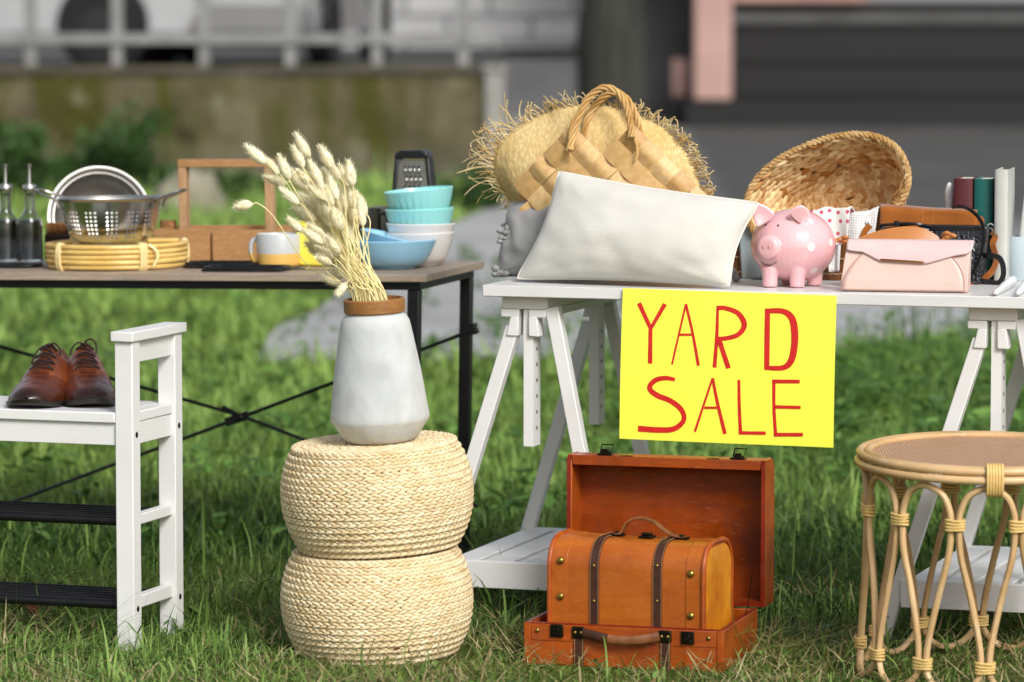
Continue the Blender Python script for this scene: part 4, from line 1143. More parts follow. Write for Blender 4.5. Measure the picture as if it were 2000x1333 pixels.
def pillow(name, fr, C, th, mat_, par, pinch=.05, lean=.2, seed=0, wr=.004, dents=()):
    """C: four local corners bl, br, tr, tl"""
    def edge(u, v):
        U, V = 2 * u - 1, 2 * v - 1
        u2 = .5 + .5 * U * (1 - pinch * (1 - V * V)); v2 = .5 + .5 * V * (1 - pinch * .8 * (1 - U * U))
        p = (C[0] * (1 - u2) + C[1] * u2) * (1 - v2) + (C[3] * (1 - u2) + C[2] * u2) * v2
        cm = (C[0] + C[1] + C[2] + C[3]) / 4; p = p + (cm - p) * (.018 * abs(U) ** 7 * abs(V) ** 7)
        return Vector((p.x, lean * p.z, p.z)), U, V
    def side(s):
        def f(u, v):
            u = .5 - .5 * math.cos(PI * u); v = .5 - .5 * math.cos(PI * v)
            p, U, V = edge(u, v)
            e = max(0, (1 - U ** 2)) ** .5 * max(0, (1 - V ** 2)) ** .5
            t_ = th * e
            n_ = mnoise.noise(Vector((U * 1.8 + seed, V * 1.6, s * 3.1))) * wr * 2.2 + mnoise.noise(Vector((U * 5 + seed, V * 3.5 + U * 2, s * 7))) * wr
            # gather creases near the corners
            for cu, cv in ((-1, -1), (1, -1), (1, 1), (-1, 1)):
                d = math.hypot(U - cu, V - cv)
                n_ += -wr * 1.3 * math.exp(-d * 3.2) * math.cos(14 * math.atan2(V - cv, U - cu))
            p.y += s * (t_ + n_ * min(1, e * 2.2)); return p
        return f
    m = MB().grid(side(-1), 40, 30); m.grid(lambda u, v: side(1)(1 - u, v), 40, 30)
    body = m.build('cover', mat_, par, ang=None)
    P = []
    for k in range(30): P.append(edge(k / 30, 0)[0])
    for k in range(20): P.append(edge(1, k / 20)[0])
    for k in range(30): P.append(edge(1 - k / 30, 1)[0])
    for k in range(20): P.append(edge(0, 1 - k / 20)[0])
    return body, P

# --- off white pillow
fr = TF(1215, 558, 26)
t = thing('pillow', 'large off white linen pillow leaning at the front of the white table', 'pillow', fr)
C = [fr.loc(1006, 548), fr.loc(1426, 566), fr.loc(1465, 399), fr.loc(1062, 337)]
mz = min(c.z for c in C[:2])
for c in C[:2]: c.z = max(c.z, .006)
b_, P = pillow('pillow', fr, C, .070, M_linen, t, pinch=.075, lean=.30, seed=1.3, wr=.0035)
MB().tube(P, .0032, 6, closed=True).build('piping', M_piping, t)
# --- grey cushion with tassels
fr = TF(1020, 546, 22, .05)
t = thing('tasselled_cushion', 'grey velvet cushion with knotted corner tassels, half behind the white pillow', 'cushion', fr)
C = [fr.loc(964, 552), fr.loc(1190, 556), fr.loc(1200, 365), fr.loc(982, 396)]
for c in C[:2]: c.z = .0
b_, P = pillow('c', fr, C, .055, M_greycloth, t, pinch=.03, lean=.22, seed=5, wr=.006)
random.seed(9)
for (px, py) in ((990, 458), (990, 541)):
    c = fr.loc(px, py); c.y = .22 * c.z - .01; m = MB()
    for k in range(24):
        p = c + Vector((random.uniform(-.020, .012), random.uniform(-.016, .012), random.uniform(-.018, .018) if py < 500 else random.uniform(-.008, .02)))
        p.z = max(p.z, .007)
        m.ell(p, (random.uniform(.005, .009), random.uniform(.004, .007), random.uniform(.004, .008)), n=9, m=6)
    m.build('tassel', M_greycloth, t)
c = fr.loc(993, 541); MB().box(c.x - .001, c.x + .0012, -.034, -.033, max(.003, c.z - .008), c.z + .004).build('zip_pull', M_steel, t)

# --- straw hat behind the bag flap
m_ = NT('straw_weave'); co = m_.coord('Object')
vo = m_.n('ShaderNodeTexVoronoi'); vo.inputs['Scale'].default_value = 150; m_.l(m_.coord('Object', (1, 1, .55), (0, .5, 0)), vo.inputs['Vector'])
c = m_.mix(m_.ramp(m_.noise(co, 9, 4), .35, .7), '#e6d09c', '#d6b97c'); c = m_.mix(m_.ramp(vo.outputs['Distance'], .1, .7, 0, .55), c, '#bd9a5a'); m_.col(c); m_.set(rough=.8, spec=.2); m_.bump(vo.outputs['Distance'], .55, .002); M_straw = m_.mat
M_fringe = mat('raffia_fringe', '#d9c28c', '#b99a5c', scale=30, rough=.8, tint=('#c0a468', '#f0e2ba'))
fr = TC(1160, .30, 16)
t = thing('straw_hat', 'straw sun hat with a frayed brim tucked behind the woven bag', 'hat', fr)
outl = [(1003, 408), (975, 372), (957, 335), (962, 300), (985, 266), (1020, 240), (1062, 220), (1105, 208), (1150, 205), (1195, 210), (1240, 224), (1285, 246), (1320, 275), (1345, 308), (1360, 345), (1366, 385), (1368, 410)]
OL = cr([fr.loc(x, y) for x, y in outl], 6); CT = fr.loc(1165, 395)
def hat(u, v):
    k = u * (len(OL) - 1); i = min(int(k), len(OL) - 2); p = OL[i].lerp(OL[i + 1], k - i)
    q = CT.lerp(p, v); 
    r_ = v; q.y = -.036 * (1 - r_ ** 2.2) - .02 * math.exp(-((q.x - OL[0].x) / .05) ** 2) * 0 + .006 * math.sin(7 * u * PI) * v ** 2 + .05 * max(0, v - .8) * 2.0 * (1 if u < .4 else .4)
    return q
m = MB().grid(hat, 60, 20); m.build('brim', M_straw, t, ang=None, solid=.003)
random.seed(12); m = MB()
for k in range(420):
    u = random.random(); p = hat(u, .985)
    kk = u * (len(OL) - 1); i = min(int(kk), len(OL) - 2)
    out = (OL[i] - CT).normalized(); tan = Vector((-out.z, 0, out.x))
    L_ = random.uniform(.012, .038) if 0.30 < u < .72 else random.uniform(.022, .062) * (1.15 if u < .3 else .68)
    if u < .06 or u > .97: L_ *= .5
    d = (out + tan * random.uniform(-.9, .9) + Vector((0, random.uniform(-.5, .5), 0))).normalized(); bend = tan * random.uniform(-1, 1) + Vector((0, random.uniform(-.6, .4), random.uniform(-.7, .4)))
    m.tint = random.random()
    pts = [p - out * .006 + Vector((0, random.uniform(-.003, .003), 0)), p + d * L_ * .4, p + d * L_ * .75 + bend * L_ * .14, p + d * L_ * .98 + bend * L_ * .42]
    if random.random() < .25: pts.append(pts[-1] + (bend - d * .3) * L_ * .22)
    m.tube(cr(pts, 3), random.uniform(.0007, .0013), 4)
m.build('fringe', M_fringe, t, ang=None)

# --- woven bag
m_ = NT('bamboo_leaf_strip'); st = m_.coord('Object', (1, 1, 1))
c = m_.mix(m_.attr(), '#a97d42', '#dcbc84'); n1 = m_.noise(m_.coord('Object', (60, 4, 60), (0, R(45), 0)), 1.2, 4); c = m_.mix(m_.ramp(n1, .4, .75, 0, .45), c, '#9a6a38'); c = m_.mix(m_.ramp(m_.noise(st, 9, 4), .52, .75, 0, .5), c, '#b8894e')
m_.col(c); m_.set(rough=.48, spec=.35); m_.bump(n1, .15, .001); M_leaf = m_.mat
M_rope = mat('cane_rope', '#cfa767', '#a77a3b', scale=18, amt=.8, rough=.5, tint=('#b4873f', '#dcb97e'))
fr = TC(1185, .245, 14)
t = thing('woven_handbag', 'broad strip woven leaf handbag with rope handles behind the white pillow', 'handbag', fr)
def BL(px, py, y=0):
    p = fr.loc(px, py); p.y = y; return p
cw, chh = 60, 60
pk = [(1120, 252), (1240, 256)]
def inside(x, y):
    top = min(252 + abs(x - 1121) * 1.02, 256 + abs(x - 1240) * 1.02)
    if y < top: return False
    return 1003 + max(0, (y - 400) * .05) <= x <= 1378
random.seed(21); m = MB()
def okc(i, j):
    x, y = 1121 + i * 30, 272 + j * 30
    return inside(x, y + 10) and y <= 560
def bulge(px): return -.028 * (1 - ((px - 1190) / 195) ** 2)
ox, oy = 1121, 252 + 20
for i in range(-9, 11):
    for j in range(-2, 14):
        # diamond cells: centres on a diagonal lattice
        cx_ = ox + i * cw / 2; cy_ = oy + j * chh / 2
        if (i + j) % 2: continue
        if not inside(cx_, cy_ + 10): continue
        if cy_ > 560: continue
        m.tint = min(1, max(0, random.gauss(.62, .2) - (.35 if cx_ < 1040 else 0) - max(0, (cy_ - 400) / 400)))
        over = (i // 1 + (i + j) // 2) % 2   # which strip lies on top here
        b = len(m.v); N = 6
        for a in range(N + 1):
            for c_ in range(N + 1):
                s_, q_ = a / N - .5, c_ / N - .5
                lng = 1.16 if (okc(i + 1, j - 1) and okc(i - 1, j - 1)) else 1.0; ks, kq = (lng, .965) if over else (.965, lng); x = cx_ + (s_ * ks - q_ * kq) * cw * .5; y = cy_ + (s_ * ks + q_ * kq) * chh * .5
                al = s_ if over else q_
                h_ = .0085 * math.cos(al * 2 * PI * .92) * .5 + .0012 * math.cos((q_ if over else s_) * PI)
                p = BL(min(1382, max(1000, x)), y); p.y = bulge(x) - h_ + .002; p.z = max(p.z, .002)
                m.v.append(tuple(p))
        for a in range(N):
            for c_ in range(N): m.addf((b + a * (N + 1) + c_, b + a * (N + 1) + c_ + 1, b + (a + 1) * (N + 1) + c_ + 1, b + (a + 1) * (N + 1) + c_))
m.build('front_weave', M_leaf, t, ang=50)
# body of the bag behind the woven front
zb_ = .0005; pl_, pr_2 = BL(1008, 410), BL(1374, 400)
m = MB(); m.tint = .25
yb2 = .13
prof = [(pl_.x, 0.018), (pl_.x * .5, -.001), (0.0, -.007), (pr_2.x * .5, -.001), (pr_2.x, 0.018)]
zt_bag = BL(1180, 372).z
bot = [(x * .93, y, 0) for x, y in prof] + [(pr_2.x * .93, yb2, 0), (pl_.x * .93, yb2, 0)]
top = [(x, y + .004, zt_bag) for x, y in prof] + [(pr_2.x * .98, yb2, zt_bag), (pl_.x * .98, yb2, zt_bag)]
n = len(bot); b = len(m.v); m.v += bot + top
for i in range(n): m.addf((b + i, b + (i + 1) % n, b + n + (i + 1) % n, b + n + i))
m.addf(list(range(b, b + n))[::-1])
m.build('bag_body', M_leaf, t, ang=30)
def handle(pts, y, ph):
    P = cr([BL(x, yy, y + dy) for x, yy, dy in pts], 10); m = MB(); m.rope(P, .0046, .0031, 4, .085, 7, ph); return m
handle([(1122, 292, -.03), (1126, 262, -.02), (1134, 225, 0), (1150, 192, .01), (1178, 172, .012), (1206, 180, .01), (1226, 208, 0), (1238, 240, -.02), (1242, 268, -.03)], -.012, 0).build('handle', M_rope, t)
handle([(1132, 270, 0), (1138, 238, .0), (1154, 206, .01), (1182, 184, .012), (1210, 190, .01), (1232, 220, 0), (1243, 262, 0)], .035, 1.2).build('handle', M_rope, t)
for pts in ([(1126, 232), (1120, 262), (1119, 290), (1122, 306)], [(1243, 262), (1250, 280), (1252, 300), (1248, 312)]):
    MB().tube(cr([BL(x, y, bulge(x) - .010) for x, y in pts], 6), .0028, 7).build('handle_end', M_rope, t)

# --- seagrass basket lying on its side
M_sea = mat('seagrass_braid', '#c08b46', '#a06a2c', scale=12, lo=.45, hi=.8, amt=.6, rough=.5, tint=('#aa6f2e', '#f8e0ac'), spec=.35, bump=.15, bscale=120)
M_seacore = mat('seagrass_core', '#7d5223', rough=.9)
M_searim = mat('seagrass_rim', '#c9a468', '#a27a40', scale=30, rough=.6, tint=('#a57c40', '#dcc090'))
fr = TC(1622, .36, 14)
t = thing('seagrass_basket', 'oval seagrass basket tipped on its side with its mouth to the front', 'basket', fr)
Cc = fr.loc(1616, 376); ax = fr.loc(1616 + 157 * math.cos(R(21)), 376 - 157 * math.sin(R(21))) - Cc; bx_ = fr.loc(1616 - 98 * math.sin(R(21)), 376 - 98 * math.cos(R(21))) - Cc
dep_v = Vector((.022, .15, -.02))
def ringpt(a, k, off=0.):
    # k 0 at the mouth .. 1 at the base, superellipse-ish oval
    s_ = 1 - .36 * max(0, k) ** 1.4
    e = .9
    ca, sa = math.copysign(abs(math.cos(a)) ** e, math.cos(a)), math.copysign(abs(math.sin(a)) ** e, math.sin(a))
    p = Cc + (ax * ca + bx_ * sa) * (s_ + off) + dep_v * k
    p.y += .022 * math.cos(a) * (1 - k)
    return p
m = MB().grid(lambda u, v: ringpt(-u * 2 * PI, v, .03), 64, 12, wrapu=True)
m.grid(lambda u, v: (Cc + dep_v * 1.005) + (ringpt(-u * 2 * PI, 1, .035) - Cc - dep_v) * v, 64, 4, wrapu=True)
m.build('shell', M_seacore, t, ang=None)
random.seed(31); m = MB(); rows = 8
for r_ in range(rows):
    k = (r_ + .62) / rows
    per = sum((ringpt(2 * PI * i / 40, k) - ringpt(2 * PI * (i + 1) / 40, k)).length for i in range(40)); n = int(per / .031)
    for j in range(n):
        for sg_ in (1, -1):
            a = 2 * PI * (j + (r_ % 2) * .5 + (.5 if sg_ < 0 else 0) + random.uniform(-.12, .12)) / n
            kk = k + sg_ * .026
            P0 = ringpt(a, kk); td = (ringpt(a + .02, kk) - ringpt(a - .02, kk)).normalized(); kd = (ringpt(a, kk + .02) - ringpt(a, kk - .02)).normalized(); nd = td.cross(kd).normalized()
            cen = Cc + dep_v * kk
            if nd.dot(cen - P0) < 0: nd = -nd
            m.tint = min(1, max(0, random.gauss(.66, .27) - .28 * k))
            braid_lobe(m, P0 + nd * .001, td, nd, (sg_ * .55 + random.uniform(-.15, .15)) * (1 if nd.cross(td).dot(kd) > 0 else -1), random.uniform(.042, .050), .0185, .0085)
for rr_ in range(1, 6):
    s_ = rr_ / 5.6
    n = max(5, int(9 * rr_))
    for j in range(n):
        for sg_ in (1, -1):
            a = 2 * PI * (j + (.5 if sg_ < 0 else 0)) / n; p = (Cc + dep_v * .985) + (ringpt(a, 1) - Cc - dep_v) * (s_ + sg_ * .03)
            td = (ringpt(a + .02, 1) - ringpt(a - .02, 1)).normalized(); m.tint = min(1, max(0, random.gauss(.35, .2)))
            nd = -dep_v.normalized(); td = (td - nd * td.dot(nd)).normalized(); braid_lobe(m, p, td, nd, sg_ * .5, .034, .0145, .007)
m.build('weave', M_sea, t, ang=None)
rim = [ringpt(a, -.015, .018) for a in np.linspace(0, 2 * PI, 121)]
MB().rope(rim, .0042, .0042, 3, .030, 6).build('rim', M_searim, t)
# rope loop on the rim and frayed end
P = [ringpt(R(60 - i * 9), .04, -.035 - .03 * math.sin(i / 5 * PI)) for i in range(6)]
MB().rope(cr(P, 5), .0025, .0026, 2, .02, 6).build('rope_loop', M_searim, t)
m = MB(); random.seed(8)
for k in range(26):
    a = R(random.uniform(-26, -12)); p = ringpt(a, .03, -.01); d = (Cc - p).normalized()
    m.tint = random.random(); m.tube(cr([p, p + Vector((random.uniform(-.012, .004), -.004, random.uniform(-.03, -.012))), p + Vector((random.uniform(-.03, .0), -.008, random.uniform(-.065, -.03)))], 3), .0011, 4)
m.build('frayed_end', M_searim, t)

# --- bamboo box with cloths hanging out
M_slat = wood('dark_bamboo_slat', '#7a4b23', '#4a2a12', '#94622f', axis=2, scale=30, rough=.45)
M_thread = mat('pale_thread', '#b9a58a', rough=.9)
fr = TF(1540, 549, 18, .05)
t = thing('bamboo_box', 'dark bamboo slat box under the seagrass basket, full of cloths', 'box', fr)
xa, xb = fr.loc(1418, 540).x, fr.loc(1700, 540).x; zt_b = fr.loc(1500, 474).z; random.seed(6)
m = MB(); x = xa
while x < xb:
    w_ = random.uniform(.0035, .006); m.tint = random.random(); m.box(x, x + w_ - .0006, -random.uniform(.001, .0025), .006, .012, zt_b); x += w_
y = 0.006
while y < .21:
    w_ = random.uniform(.005, .008)
    for xx in (xa, xb - .006): m.box(xx, xx + .006, y, y + w_ - .0008, .012, zt_b)
    y += w_
m.box(xa, xb, .21, .216, .012, zt_b); m.build('slats', M_slat, t)
MB().box(xa - .002, xb + .002, -.004, .22, .0, .0118).build('base', M_slat, t, bevel=.001)
for py in (502, 531):
    z = fr.loc(1440, py).z; m = MB(); k = 0; x = xa
    P = [(xa + (xb - xa) * i / 120, -.0032 - .0012 * (i % 2), z + .0008 * math.sin(i)) for i in range(121)]
    m.tube(P, .0011, 4); m.build('thread', M_thread, t)
# cloths
M_dot = NT('dotted_cotton'); sp_ = M_dot.n('ShaderNodeSeparateXYZ'); M_dot.l(M_dot.coord('Object'), sp_.inputs[0]); cb_ = M_dot.n('ShaderNodeCombineXYZ'); M_dot.l(sp_.outputs[0], cb_.inputs[0]); M_dot.l(sp_.outputs[2], cb_.inputs[1]); vo = M_dot.n('ShaderNodeTexVoronoi', voronoi_dimensions='2D'); vo.inputs['Scale'].default_value = 52; vo.inputs['Randomness'].default_value = .45; M_dot.l(cb_.outputs[0], vo.inputs['Vector']); co = M_dot.coord('Object')
M_dot.col(M_dot.mix(M_dot.ramp(vo.outputs['Distance'], .19, .22, 1, 0), '#dcdad4', '#bf5468')); M_dot.set(rough=.9); M_dot.bump(M_dot.noise(co, 90, 3), .2, .002); M_dotted = M_dot.mat
M_blue = fabric('grey_blue_cotton', '#96a2a6', '#7f8c91'); 
m_ = NT('waffle_cotton'); w1 = m_.n('ShaderNodeTexWave', bands_direction='X'); w1.inputs['Scale'].default_value = 60; w2 = m_.n('ShaderNodeTexWave', bands_direction='Z'); w2.inputs['Scale'].default_value = 60; co = m_.coord('Object')
m_.l(co, w1.inputs[0]); m_.l(co, w2.inputs[0]); h = m_.math('MAXIMUM', w1.outputs['Fac'], w2.outputs['Fac']); m_.col('#dcdcda'); m_.set(rough=.9); m_.bump(h, .5, .002); M_waffle = m_.mat
def cloth(name, pts_top, pts_bot, y_front, label, mt, amp=.008, folds=3, seed=0, drop_in=.06, th=.003):
    """pts in pixels: left/right at the top (folded over the box) and at the hanging hem"""
    tl, tr_ = [fr.loc(*p) for p in pts_top]; bl, br = [fr.loc(*p) for p in pts_bot]
    def f(u, v):
        # v 0 inside the box, .3 top fold, 1 hem
        w_ = amp * math.sin(u * folds * 2 * PI + seed) * (.35 + v) + amp * .6 * mnoise.noise(Vector((u * 4, v * 3, seed)))
        tp = tl.lerp(tr_, u); bt = bl.lerp(br, u)
        if v < .3:
            s_ = v / .3; a = PI / 2 * s_; rad = .022
            return Vector((tp.x, y_front + rad + drop_in * (1 - s_) - rad * math.sin(a) + w_ * .5, tp.z - .035 * (1 - s_) ** 2 + .004 * math.sin(u * 11 + seed)))
        s_ = (v - .3) / .7
        p = tp.lerp(bt, s_); return Vector((p.x, y_front - .008 * math.sin(s_ * PI * .6) + w_, p.z))
    o = MB().grid(f, 36, 26).build(name, mt, ang=None, solid=th); o.location = fr.O; o.rotation_euler = (0, 0, R(-fr.yaw)); return o
o = cloth('folded_cloth', ((1446, 446), (1640, 432)), ((1452, 545), (1560, 538)), -.012, '', M_blue, .006, 2, 1); tag(o, 'grey blue cloth hanging over the bamboo box beside the pig', 'cloth', 'cloths in the bamboo box')
o = cloth('folded_cloth', ((1600, 424), (1713, 409)), ((1622, 520), (1698, 530)), .010, '', M_waffle, .004, 2, 3); tag(o, 'white waffle cloth draped behind the dotted cloth', 'cloth', 'cloths in the bamboo box')
o = cloth('folded_cloth', ((1564, 412), (1668, 404)), ((1600, 497), (1664, 468)), -.030, '', M_dotted, .005, 1.3, 2); tag(o, 'white cloth with dark pink dots hanging behind the pig', 'cloth', 'cloths in the bamboo box')
o = cloth('folded_cloth', ((1618, 432), (1650, 440)), ((1626, 530), (1646, 528)), -.020, '', M_waffle, .003, 1, 5, drop_in=.02); tag(o, 'narrow white cloth end hanging low between pig and clutch', 'cloth', 'cloths in the bamboo box')
# pompon garland
M_pom = mat('grey_felt', '#8f9190', '#7d7f7e', scale=60, rough=1, bump=.6, bscale=220, bdist=.003)
fp = TF(1432, 552, 18, .01); m = MB()
g = bpy.data.objects.new('pompon_string', None); COL.objects.link(g); g.location = fp.O; g.rotation_euler = (0, 0, R(-18)); tag(g, 'string with two grey felt pompons beside the pillow corner', 'pompons')
for px, py, r_ in ((1431, 531, .0085), (1438, 547, .0085)):
    p = fp.loc(px, py); p.z = max(p.z, r_); MB().ell(p, r_, n=16, m=10).build('pompon', M_pom, g)
pa, pb_ = fp.loc(1438, 536), fp.loc(1457, 541)
MB().tube(cr([fp.loc(1431, 531), pa, fp.loc(1446, 530) + Vector((0, .003, 0)), pb_], 5), .0007, 5).build('string', M_thread, g)

# --- piggy bank
m_ = NT('pink_ceramic'); co = m_.coord('Object')
mask = None
PIGC = []
fr = TF(1549, 562, 0, .052)
def PL(px, py, y=0): return fr.loc(px, py, y)
rb_ = (PL(1633, 480).x - PL(1466, 480).x) / 2; cen = PL(1549.5, 479); cen.y = 0
rz_ = .0725
c = m_.mix(m_.ramp(m_.noise(co, 6, 3), .3, .7), '#e8b7ba', '#e2abb0')
for (px, py, rr_) in ((1580, 478, .0085), (1621, 471, .0075), (1587, 527, .0085), (1578, 428, .008), (1540, 408, .008), (1600, 556, .007)):
    x, z = PL(px, py).x, PL(px, py).z; q = max(.0, 1 - ((x - cen.x) / (rb_ + .0005)) ** 2 - ((z - cen.z) / (rz_ + .0005)) ** 2); y = -(rb_ + .001) * math.sqrt(q)
    vd = m_.n('ShaderNodeVectorMath', operation='DISTANCE'); vd.inputs[1].default_value = (x, y, z); m_.l(co, vd.inputs[0])
    c = m_.mix(m_.ramp(vd.outputs['Value'], rr_ - .0004, rr_ + .0004, 1, 0), c, '#f0e4e2')
m_.col(c); m_.set(rough=.14, spec=.55, coat=.4, coat_r=.06, sss=.08); M_pig = m_.mat
t = thing('piggy_bank', 'shiny pink pig money box with white dots and a smile', 'piggy bank', fr)
hd = Vector((-.50, -.86, 0)).normalized(); sd_ = Vector((hd.y * -1, hd.x, 0))  # facing direction and its side
m = MB().ell(cen, (rb_, rb_ * .99, rz_), n=40, m=24)
sn = PL(1503, 484, -.072)
rot = Matrix((Vector((hd.y, -hd.x, 0)).normalized(), Vector((0, 0, 1)), Vector((hd.x, hd.y, .02)).normalized())).transposed()
sn_c = Vector((sn.x, -.066, sn.z))
m.lathe([(0, -.03), (.0240, -.03), (.0240, .003), (.0225, .010), (.016, .0130), (0, .0135)], 32, Mx=Matrix.Translation(sn_c) @ rot.to_4x4())
for (px, py, yy) in ((1504, 560, -.040), (1557, 561, -.052), (1591, 558, .0), (1540, 556, .04)):
    p = PL(px, py, yy); m.lathe([(0, .0005), (.0140, .0005), (.0150, .004), (.0160, .022), (.019, .04), (0, .04)], 20, Mx=Matrix.Translation((p.x, yy, 0)))
def ear(outl, yy, th=.0052, cup=.010):
    P = cr([PL(x, y, yy) for x, y in outl], 4, closed=True); c_ = sum(P, Vector()) / len(P); n = len(P); rr_ = max((p - c_).length for p in P)
    def sf(sg):
        def f(u, v):
            p = P[int(round(u * n)) % n]; q = c_.lerp(p, v); d = (q - c_).length / rr_
            return Vector((q.x, yy - cup * d * d + cup * .4 + sg * th * math.sqrt(max(0, 1 - v ** 3)), q.z))
        return f
    m.grid(sf(-1), n, 8, wrapu=True); m.grid(lambda u, v: sf(1)(1 - u, v), n, 8, wrapu=True)
ear([(1468, 412), (1470, 402), (1479, 397), (1491, 399), (1503, 406), (1513, 417), (1506, 430), (1490, 440), (1478, 444), (1471, 430)], -.046)
ear([(1538, 421), (1548, 406), (1561, 400), (1574, 404), (1582, 416), (1582, 432), (1577, 443), (1566, 446), (1552, 436)], -.058)
m.build('body', M_pig, t, ang=None, remesh=.0018)
M_inner = mat('dusky_pink_glaze', '#cfa0a4', rough=.3)
Pi = cr([PL(x, y, -.068) for x, y in ((1544, 419), (1552, 409), (1561, 407), (1566, 416), (1567, 430), (1563, 437), (1554, 430))], 4, closed=True)
MB().prism(Pi, (0, .004, 0)).build('inner_ear', M_inner, t, bevel=.001)
M_ink = mat('black_glaze', '#0c0b0b', rough=.2); M_inkline = mat('brown_glaze_line', '#3b2a28', rough=.3)
def surf(px, py, e=.0006):
    p = PL(px, py); q = max(.02, 1 - ((p.x - cen.x) / rb_) ** 2 - ((p.z - cen.z) / rz_) ** 2)
    # refine for the depth (perspective shift is small)
    for _ in range(3):
        y = -rb_ * math.sqrt(q); p = PL(px, py, y); q = max(.02, 1 - ((p.x - cen.x) / rb_) ** 2 - ((p.z - cen.z) / rz_) ** 2)
    return Vector((p.x, -rb_ * math.sqrt(q) * 1.0 - e, p.z))
for px, py in ((1496, 440), (1520, 441)):
    MB().ell(surf(px, py, .0), (.0021, .0016, .0023), n=12, m=8).build('eye', M_ink, t)
MB().tube(cr([surf(1484.5, 510, .0008), surf(1491, 515.5, .0008), surf(1501, 518.5, .0008), surf(1510, 516.5, .0008), surf(1517, 511.5, .0008)], 8), .0006, 6).build('mouth', M_inkline, t)
M_nos = mat('deep_pink_glaze', '#c98d93', rough=.3)
for s_ in (-1, 1):
    p = sn_c + rot @ Vector((s_ * .0062, .002, .0135)); MB().ell(p, (.0022, .0014, .0044), n=10, m=6).build('nostril', M_nos, t)

# --- pink envelope clutch
M_pink = mat('pale_pink_leather', '#d9bbb0', '#d0aea3', scale=9, amt=.6, rough=.42, bump=.12, bscale=240, bdist=.0006, spec=.4)
M_pinkflap = mat('pale_pink_flap', '#d8bdbb', '#cfb1ae', scale=9, amt=.6, rough=.4, bump=.12, bscale=240, bdist=.0006)
M_gold = mat('rose_gold_bar', '#c08a55', '#8e5a2b', scale=60, amt=.4, rough=.25, metal=.9)
fr = TF(1767, 571, 12, .0)
t = thing('clutch_bag', 'pale pink envelope clutch with a slim gold bar, at the table front', 'clutch bag', fr)
def CL(px, py, y=0): p = fr.loc(px, py, y); return p
xl, xr = CL(1640, 560).x, CL(1889, 560).x; x2l, x2r = CL(1653, 472).x, CL(1899, 480).x; zt_c = CL(1775, 472).z; dC = .055
def body(u, v):   # wrapped front shell: v 0 base front .. 1 top back
    return None
prof_c = [(0.002, .0), (-.001, .004), (-.001, .02), (.004, zt_c * .45), (.012, zt_c * .75), (.020, zt_c * .95), (.026, zt_c), (.032, zt_c * .97), (.042, zt_c * .7), (dC, .02), (dC, .0)]
def lx(z): k = z / zt_c; return xl + (x2l - xl) * k, xr + (x2r - .004 - xr) * k
m = MB(); b = len(m.v)
for (y, z) in prof_c:
    a, c_ = lx(z)
    for k in range(13): m.v.append((a + (c_ - a) * k / 12, y, z + .0005))
for i in range(len(prof_c) - 1):
    for k in range(12): m.addf((b + i * 13 + k, b + i * 13 + k + 1, b + (i + 1) * 13 + k + 1, b + (i + 1) * 13 + k))
n_ = len(prof_c); m.addf([b + i * 13 for i in range(n_)]); m.addf([b + i * 13 + 12 for i in range(n_)][::-1]); m.addf([b + (n_ - 1) * 13 + k for k in range(13)] + [b + k for k in range(12, -1, -1)])
m.build('body', M_pink, t, ang=35, bevel=.0015)
def yc(z):
    for (y0, z0), (y1, z1) in zip(prof_c, prof_c[1:]):
        if z0 <= z <= z1 and z1 > z0: return y0 + (y1 - y0) * (z - z0) / (z1 - z0)
    return prof_c[6][0]
# front panel with curved edge seams
def panel_edge(pts):
    P = [CL(*p) for p in pts]; return [Vector((p.x, yc(p.z), p.z)) for p in cr(P, 8)]
Lc = panel_edge([(1645, 566), (1648, 545), (1659, 525), (1672, 508), (1686, 494), (1700, 486)]); Rc = panel_edge([(1884, 569), (1883, 548), (1878, 530), (1868, 514), (1860, 505), (1852, 497)])
m = MB(); n = len(Lc)
m.grid(lambda u, v: (lambda i, f: (lambda A, B_: Vector(((A.lerp(B_, u)).x, yc((A.lerp(B_, u)).z) - .0028, (A.lerp(B_, u)).z)))(Lc[i].lerp(Lc[min(i + 1, n - 1)], f), Rc[i].lerp(Rc[min(i + 1, n - 1)], f)))(min(int(v * (n - 1)), n - 2), v * (n - 1) - min(int(v * (n - 1)), n - 2)), 24, 30)
m.build('front_panel', M_pink, t, ang=None, solid=.002)
for P in (Lc, Rc): MB().tube([p - Vector((0, .0042, 0)) for p in P], .0008, 5).build('seam', mat('rose_thread', '#b58a80', rough=.9), t)
# flap
fl = [(1653, 474), (1652, 488), (1662, 491), (1684, 493), (1716, 509.5), (1811, 515.5), (1866, 500), (1888, 497), (1897, 490), (1899, 480)]
P = [CL(*p) for p in fl]
zf_ = .0; outer = [Vector((p.x, yc(min(p.z, zt_c * .99)) - .0075, p.z)) for p in P]
topL, topR = Vector((x2l, .026, zt_c + .0012)), Vector((x2r, .026, zt_c + .0012))
m = MB(); N = 60
low = outer
def low_at(u):
    x = x2l + (x2r - x2l) * u
    zz = None
    for a, b2 in zip(low[1:], low[2:]):
        if min(a.x, b2.x) - 1e-6 <= x <= max(a.x, b2.x) + 1e-6 and abs(b2.x - a.x) > 1e-6:
            z_ = a.z + (b2.z - a.z) * (x - a.x) / (b2.x - a.x); zz = z_ if zz is None else min(zz, z_)
    return zz if zz is not None else P[1].z
def flap(u, v):
    zl = low_at(min(.995, max(.005, u))); x = x2l + (x2r - x2l) * u
    zz = zt_c + .0015 + (zl - zt_c - .0015) * v
    return Vector((x + (.0 if 0 < u < 1 else 0), .026 + (yc(min(zz, zt_c * .98)) - .0075 - .026) * min(1, v * 2.2) ** .7, zz))
